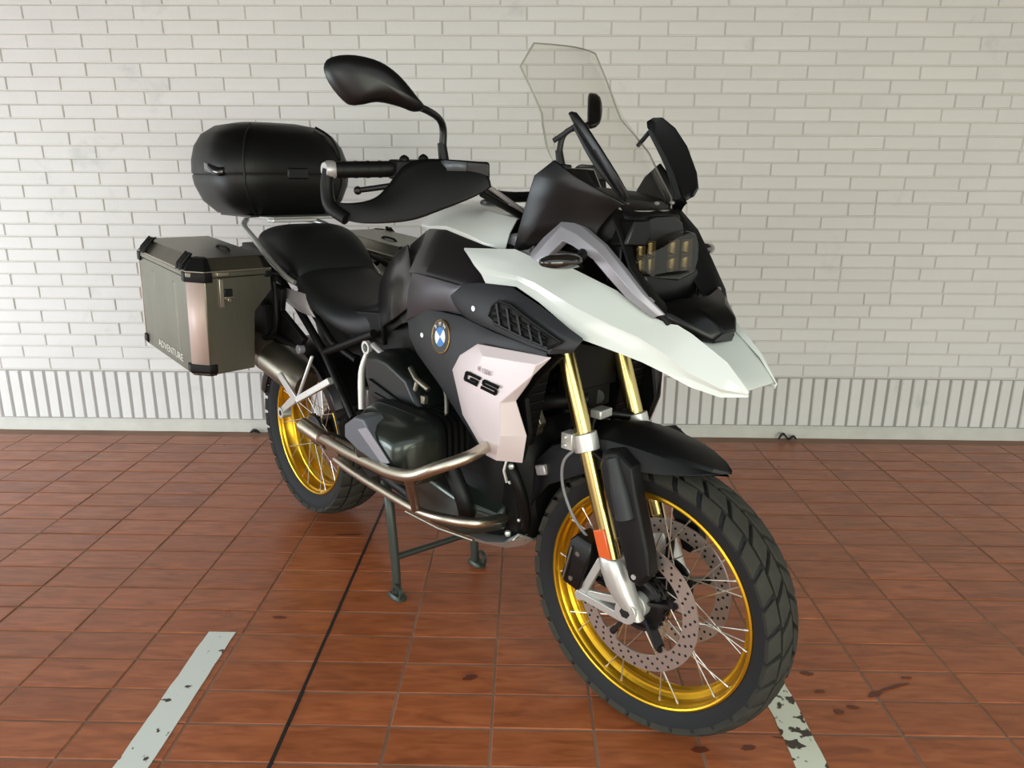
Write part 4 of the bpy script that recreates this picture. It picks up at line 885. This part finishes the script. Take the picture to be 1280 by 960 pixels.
# rear hugger
g = G(); rows = []
for k in range(15):
    a = R(28+k*9.5); r = .338
    rows.append([V((rr_*math.cos(a), y, RZ+rr_*math.sin(a))) for y, rr_ in ((-.098, r-.055), (-.098, r-.02), (-.080, r), (0, r+.008), (.080, r), (.098, r-.02), (.098, r-.055))])
g.grid(rows); g.build('rear_mudguard', 'blacksatin', bike, thick=.004, bevel=.002)

# ---- centre stand
g = G()
for s in (-1, 1):
    g.tube([(.60, s*.12, .335), (.665, s*.150, .30), (.690, s*.152, .10), (.694, s*.153, .012)], [.014, .0145, .0135, .013], 12, sm=4)
g.tube([(.69, -.15, .128), (.676, .15, .104)], .010, 10)
cs = g.build('centre_stand', 'standgreen', bike)
for s in (-1, 1):
    g = G(); g.loft([sup(.700, s*.156, z, rx, ry, 3, 16) for z, rx, ry in ((.0006, .034, .020), (.008, .034, .020), (.014, .026, .016))]); g.lathe([(.016, -.006), (.024, -.006), (.024, .006), (.016, .006), (.016, -.006)], 18, c=(.712, s*.163, .026)); g.build('stand_foot', 'standgreen', cs)

# ---- handlebar, controls, guards, mirrors
def TB(p):
    p = V(p)
    if p.y <= 0: return p
    a = R(15)*min(1, p.y/.1); x, y = p.x-1.10, p.y; return V((1.10+x*math.cos(a)-y*math.sin(a), x*math.sin(a)+y*math.cos(a), p.z))
_build0 = G.build
def _bar_build(self, *a, **k):
    self.xf(TB); return _build0(self, *a, **k)
G.build = _bar_build
g = G(); g.tube([(.930, -.425, 1.242), (.985, -.30, 1.245), (1.045, -.20, 1.235), (1.085, -.12, 1.195), (1.09, -.06, 1.185), (1.10, 0, 1.185), (1.09, .06, 1.185), (1.085, .12, 1.195), (1.045, .20, 1.235), (.985, .30, 1.245), (.930, .425, 1.242)], .0125, 12, sm=5); bar = g.build('handlebar', 'blacksatin', bike)
g = G(); g.tube([(1.175, -.205, 1.215), (1.185, -.075, 1.142)], .0055, 8); g.build('cable_guide', 'silver', bar); g = G(); g.tube([(1.165, -.205, 1.195), (1.185, -.07, 1.130)], .008, 8); g.build('wiring_sleeve', 'black', bar)
for s in (-1, 1):
    g = G(); g.tube([(.932, s*.420, 1.242), (.985, s*.30, 1.245)], .0175, 16); 
    for k in range(5): 
        c = V((.932, s*.42, 1.242)).lerp(V((.985, s*.30, 1.245)), .1+.2*k); g.cyl(c, c+V((.002, -s*.006, 0)), .0185, n=16)
    gp = g.build('grip', 'black', bar)
    g = G(); g.lathe([(0, -.012), (.015, -.012), (.019, -.004), (.019, .010), (.012, .014)], 16, c=(.928, s*.434, 1.242)); g.build('bar_end', 'silver' if s < 0 else 'blacksatin', bar)
    g = G(); g.loft([[V((.99+.09*t+a*.8, s*(.315-.115*t)+0, 1.248+b)) for a, b in ((-.02, -.025), (.025, -.022), (.028, .014), (-.018, .018))] for t in (0, .3, .7, 1)]); g.ball((1.010, s*.295, 1.262), .013, 10); g.ball((1.035, s*.262, 1.264), .013, 10); g.build('switch_block', 'black', bar, bevel=.006)
    g = G(); g.loft([[V((x, s*y, z+dz)) for dz in (0,) for x, y, z in ((1.085, .265, 1.235), (1.125, .265, 1.238), (1.195, .205, 1.222), (1.165, .195, 1.222))], [V(p) for p in ((1.080, s*.268, 1.262), (1.118, s*.270, 1.266), (1.198, s*.210, 1.258), (1.170, s*.190, 1.260))]]); rv = g.build('fluid_reservoir', 'blacksatin', bar, bevel=.005)
    g = G(); g.add([(1.121, s*.2705, 1.262), (1.160, s*.2405, 1.258), (1.158, s*.2405, 1.240), (1.126, s*.2665, 1.241)], [(0, 1, 2, 3)]); g.build('reservoir_window', 'bracketgrey', rv, thick=.002)
    g = G(); g.tube([(1.075, s*.24, 1.225), (1.05, s*.31, 1.215), (1.00, s*.36, 1.205), (.975, s*.388, 1.200)], [.008, .007, .0065, .006], 10, sm=4); g.ball((.972, s*.392, 1.199), .0095, 10); g.build('brake_lever' if s < 0 else 'clutch_lever', 'blacksatin', bar)
    # hand guard: bar strap at the end plus a broad shield
    g = G(); g.tube([(.930, s*.436, 1.243), (.925, s*.440, 1.205), (.938, s*.440, 1.165), (.975, s*.425, 1.140)], [.013, .014, .015, .014], 10, sm=4); g.build('guard_strap', 'black', bar)
    rows_g = [[(.918, .440, 1.190), (.925, .440, 1.170), (.935, .438, 1.152), (.955, .432, 1.142)],
              [(.948, .430, 1.170), (.965, .425, 1.152), (.978, .418, 1.138), (.99, .410, 1.130)],
              [(.995, .398, 1.173), (1.015, .392, 1.158), (1.028, .386, 1.143), (1.035, .380, 1.131)],
              [(1.015, .368, 1.182), (1.045, .364, 1.170), (1.060, .358, 1.150), (1.064, .352, 1.134)],
              [(1.030, .340, 1.220), (1.070, .335, 1.195), (1.088, .330, 1.163), (1.094, .326, 1.139)],
              [(1.045, .318, 1.258), (1.092, .306, 1.225), (1.118, .298, 1.188), (1.128, .295, 1.158)],
              [(1.080, .282, 1.266), (1.130, .268, 1.232), (1.155, .262, 1.200), (1.165, .260, 1.176)],
              [(1.125, .245, 1.262), (1.165, .232, 1.240), (1.185, .226, 1.215), (1.190, .222, 1.196)],
              [(1.165, .215, 1.250), (1.185, .210, 1.238), (1.195, .206, 1.222), (1.196, .205, 1.208)]]
    g = G(); g.grid([[V((a, s*b, c)) for a, b, c in r_] for r_ in rows_g]); g.build('hand_guard', 'black', bar, thick=.005, sub=2)
    # mirror
    g = G(); g.cyl((1.060, s*.222, 1.245), (1.050, s*.222, 1.300), .0125, .010, n=12); g.tube([(1.052, s*.221, 1.295), (1.058, s*.224, 1.330), (1.068, s*.243, 1.350), (1.085, s*.285, 1.362), (1.090, s*.315, 1.368)], [.0085, .008, .0075, .0075, .008], 10, sm=5); ms = g.build('mirror_stem', 'blacksatin', bar)
    out_ = [(.305, 1.364), (.318, 1.383), (.350, 1.424), (.385, 1.450), (.425, 1.460), (.462, 1.455), (.475, 1.436), (.468, 1.408), (.445, 1.375), (.425, 1.366), (.385, 1.374), (.345, 1.366), (.32, 1.357)]
    cy = .40; cz = 1.412; xm = lambda y: 1.093-.085*(y-.31)/.16
    ringm = lambda k, dx: [V((xm(cy+(y-cy)*k)+dx, s*(cy+(y-cy)*k), cz+(z-cz)*k)) for y, z in [(q.x, q.y) for q in spline([(a, b, 0) for a, b in out_], 3, True)]]
    g = G(); g.loft([ringm(.93, -.006), ringm(1.0, -.003), ringm(1.0, .006), ringm(.94, .018), ringm(.75, .030), ringm(.4, .036), ringm(.08, .038)]); mr = g.build('mirror', 'blacksatin', bar, ang=70)
    g = G(); rg_ = ringm(.90, -.0075); g.add(rg_, [tuple(range(len(rg_)))]); M.setdefault('mirrorglass', mat('mirror_glass', (200, 205, 208), .03, metal=1)); g.build('mirror_glass', 'mirrorglass', mr, thick=.001)
G.build = _build0
#%%LUGGAGE
# ================================================================== luggage
def pannier(s, lbl):
    root = empty('pannier', (0, 0, 0), (0, 0, HD)); base_l = V((-.06, s*.40, .655)); 
    wp = Matrix.Rotation(HD, 3, 'Z') @ base_l; root.location = (wp.x-.7423, wp.y+2.6563, wp.z); root.rotation_euler = (0, R(4.6), HD)
    tag(root, lbl, 'pannier', 'metal side cases')
    # local frame: x -.235..+.225, outer side at s*.09, inner at -s*.09, z 0..0.35
    W_, X0, X1, H1, H2 = .09, -.285, .220, .300, .352
    ch = .042
    def ring(x, yo, z0=0): return [V((x, s*yo, z0)), V((x, s*yo, H1)), V((x, -s*.155, H1)), V((x, -s*.155, .250)), V((x, -s*.100, .185)), V((x, -s*.090, z0+.004))]
    g = G(); g.loft([ring(X0, W_-ch*.9), ring(X0+ch, W_), ring(X1-ch, W_), ring(X1, W_-ch*.9)])
    body = g.build('case_body', 'alu', root, bevel=.003, ang=20)
    # thin strips over the cut corners, bright reflection put into their pale colour
    for xa, xb, sg in ((X1-ch, X1, 1), (X0+ch, X0, -1)):
        g = G(); nrm = V((sg*.7, s*.7, 0)); a0, b0 = V((xa, s*W_, .03))+nrm*.0012, V((xb, s*(W_-ch*.9), .03))+nrm*.0012
        g.add([a0, b0, b0+V((0, 0, .265)), a0+V((0, 0, .265))], [(0, 1, 2, 3)]); g.build('corner_sheen', 'edgesheen', root, thick=.002)
    # pressed ribs of the outer side
    for x in (-.12, .07): G().loft([[V((x+a, s*(W_+b), z)) for a, b in ((-.016, -.0005), (-.008, .0010), (.008, .0010), (.016, -.0005))] for z in (.05, .27)]).build('pressed_rib', 'alu', root)
    # lid with sloping edges
    def lring(z, o, yi=-.155): return [V((X0+o, s*(W_-ch*.9-o*.4), z)), V((X0+ch*.9+o*.6, s*(W_-o), z)), V((X1-ch*.9-o*.6, s*(W_-o), z)), V((X1-o, s*(W_-ch*.9-o*.4), z)), V((X1-o, s*(yi+o*.2), z)), V((X0+o, s*(yi+o*.2), z))]
    g = G(); g.loft([lring(H1+.001, -.003), lring(H1+.016, -.003), lring(H1+.018, .002), lring(H2, .030), lring(H2+.003, .034)]); lid = g.build('lid', 'alu', root, bevel=.0025, ang=20)
    g = G(); g.tube([p+V((0, 0, .0)) for p in lring(H1+.0185, -.001)], .0028, 6, closed=True); g.build('lid_seam', 'steel', lid)
    # black corner caps on lid and base, lashing eyes
    def cap(xc, sg, z0, z1, inner, nm='corner_cap'):
        g = G()
        if not inner:
            A = V((xc-sg*ch*1.5, s*(W_+.003), 0)); B_ = V((xc-sg*ch, s*(W_+.004), 0)); C__ = V((xc+sg*.003, s*(W_-ch*.9), 0)); D = V((xc+sg*.003, s*(W_-ch*1.45), 0))
            if z1 > .2: lv = [(z0, 0), (z0+.026, 0), (z1, .028), (z1+.004, .045)]
            else: lv = [(z1, 0), (z0+.012, 0), (z0-.003, .012)]
            rw_ = []
            for z, o in lv:
                v_ = V((-sg*o, -s*o, z)); rw_.append([A+V((0, -s*o, z)), B_+V((-sg*o*.4, -s*o, z)), C__+V((-sg*o, -s*o*.4, z)), D+V((-sg*o, 0, z))])
            g.grid(rw_); cen = (A+D)/2+V((-sg*.03, -s*.03, lv[-1][0])); 
            o_ = g.build(nm, 'black', root, thick=.006, bevel=.002, ang=30)
        else:
            g.loft([[V((xc+sg*.004-sg*o, -s*.159+s*o*.4, z)), V((xc-sg*.035, -s*.159+s*o*.4, z)), V((xc-sg*.035, -s*.125, z)), V((xc+sg*.004-sg*o, -s*.135, z))] for z, o in ((z0, 0), (z0+.02, 0), (z1+.002, .030))]); o_ = g.build(nm, 'black', root, bevel=.003)
        return o_
    for xc, sg in ((X1, 1), (X0, -1)):
        cap(xc, sg, H1-.012, H2, False); cap(xc, sg, 0, .034, False); cap(xc, sg, H1-.008, H2, True)
        g = G(); xe = xc-sg*.088; g.tube([(xe-.012, s*(W_+.001), H1+.018), (xe-.012, s*(W_-.002), H1+.034), (xe-.012, s*(W_-.030), H2+.012), (xe+.012, s*(W_-.030), H2+.012), (xe+.012, s*(W_-.002), H1+.034), (xe+.012, s*(W_+.001), H1+.018)], .0075, 8); g.box((xe, s*(W_-.016), H1+.036), (.040, .030, .012), Matrix.Rotation(s*R(-50), 3, 'X')); g.build('lashing_eye', 'black', root, bevel=.001)
    g = G(); g.tube([(-.02, -s*.085, H2+.001), (.00, -s*.085, H2+.009), (.06, -s*.085, H2+.009), (.08, -s*.085, H2+.001)], .0045, 8, sm=3); g.build('carry_handle', 'black', lid)
    # latch on the front face
    for xf, sg in ((X1, 1), (X0, -1)):
        g = G(); y0 = -s*.004; g.box((xf+sg*.004, y0+s*.008, H1-.046), (.006, .012, .085)); g.box((xf+sg*.006, y0-s*.014, H1-.060), (.006, .030, .004)); g.box((xf+sg*.006, y0+s*.004, H1+.012), (.012, .034, .010)); g.cyl((xf+sg*.002, y0-s*.014, H1-.068), (xf+sg*.010, y0-s*.014, H1-.068), .006, n=12)
        la = g.build('latch', 'steel', root, bevel=.001)
        g = G(); g.box((xf+sg*.003, y0-s*.012, H1-.048), (.008, .026, .026)); g.build('latch_lock', 'blacksatin', la, bevel=.002)
    t = text_geo('ADVENTURE', .034, .0005); place(t, V((-.005, s*(W_+.0012), .032)), V((1, 0, 0)) if s < 0 else V((-1, 0, 0)), V((0, 0, 1)), 1.15, 1.0)
    tag(t.build('case_lettering', 'whiteletter', root, smooth=False), 'small white lettering along the lower edge')
    return root
pannier(-1, 'brushed metal side case with black corners hanging by the rear wheel on the near side')
pannier(1, 'metal side case on the far side, only its pale lid showing between seat and tank')

tcb = empty('top_case', (0, 0, 0), (0, 0, HD)); bl_ = Matrix.Rotation(HD, 3, 'Z') @ V((-.255, -.012, 1.102)); tcb.location = (bl_.x-.7423, bl_.y+2.6563, bl_.z)
tag(tcb, 'rounded black hard top case on the rack behind the pillion seat', 'top case')
g = G(); g.loft([sup(0, 0, z, rx, ry, n_, 48) for z, rx, ry, n_ in ((0, .13, .16, 4), (.004, .148, .182, 4), (.045, .182, .226, 3.8), (.10, .200, .250, 3.6), (.128, .205, .256, 3.4), (.134, .204, .255, 3.4))]); g.build('case_base', 'case', tcb, ang=60)
g = G(); g.loft([sup(dx, 0, z, rx, ry, n_, 48) for z, rx, ry, n_, dx in ((.138, .204, .255, 3.4, 0), (.144, .206, .257, 3.4, 0), (.185, .203, .254, 3.4, -.002), (.232, .192, .242, 3.3, -.006), (.272, .170, .216, 3.2, -.010), (.300, .132, .172, 3.1, -.014), (.312, .08, .11, 3, -.016), (.315, .03, .04, 2.5, -.016))]); tl = g.build('case_lid', 'case', tcb, ang=60)
g = G(); g.loft([sup(0, 0, z, .201, .252, 3.4, 48) for z in (.130, .142)]); g.build('case_seam', 'hole', tcb)
for s in (-1, 1):
    def sp_(a, z, k=1.0):
        rx, ry = (.205, .256); c, n_ = (math.cos(R(a)), math.sin(R(a))), 3.4; return V((k*rx*math.copysign(abs(c[0])**(2/n_), c[0]), s*k*ry*abs(c[1])**(2/n_), z))
    g = G(); g.grid([[sp_(a, z0+.026*t-.004, 1.004+.03*math.sin(math.pi*t)*w_) for t in (0, .3, .6, .85, 1)] for a, z0, w_ in ((58, .136, .1), (64, .134, .9), (72, .138, 1.0), (80, .146, .5), (86, .152, .05))]); g.build('side_scoop', 'blackgloss', tcb, thick=.004)
    g = G(); g.tube([V((x*.97 if False else q.x, q.y, q.z)) for q in (sp_(34, z, k) for z, k in ((.004, .74), (.045, .895), (.10, .985), (.130, 1.003), (.185, .998), (.232, .945), (.272, .84), (.300, .66)))], .0045, 6, sm=3); g.build('case_rib', 'case', tcb)
g = G(); g.box((.200, 0, .14), (.014, .08, .04)); g.build('case_catch', 'blacksatin', tcb, bevel=.006)
g = G(); g.box((0, 0, -.003), (.26, .30, .008)); g.build('mounting_plate', 'blacksatin', tcb, bevel=.002)
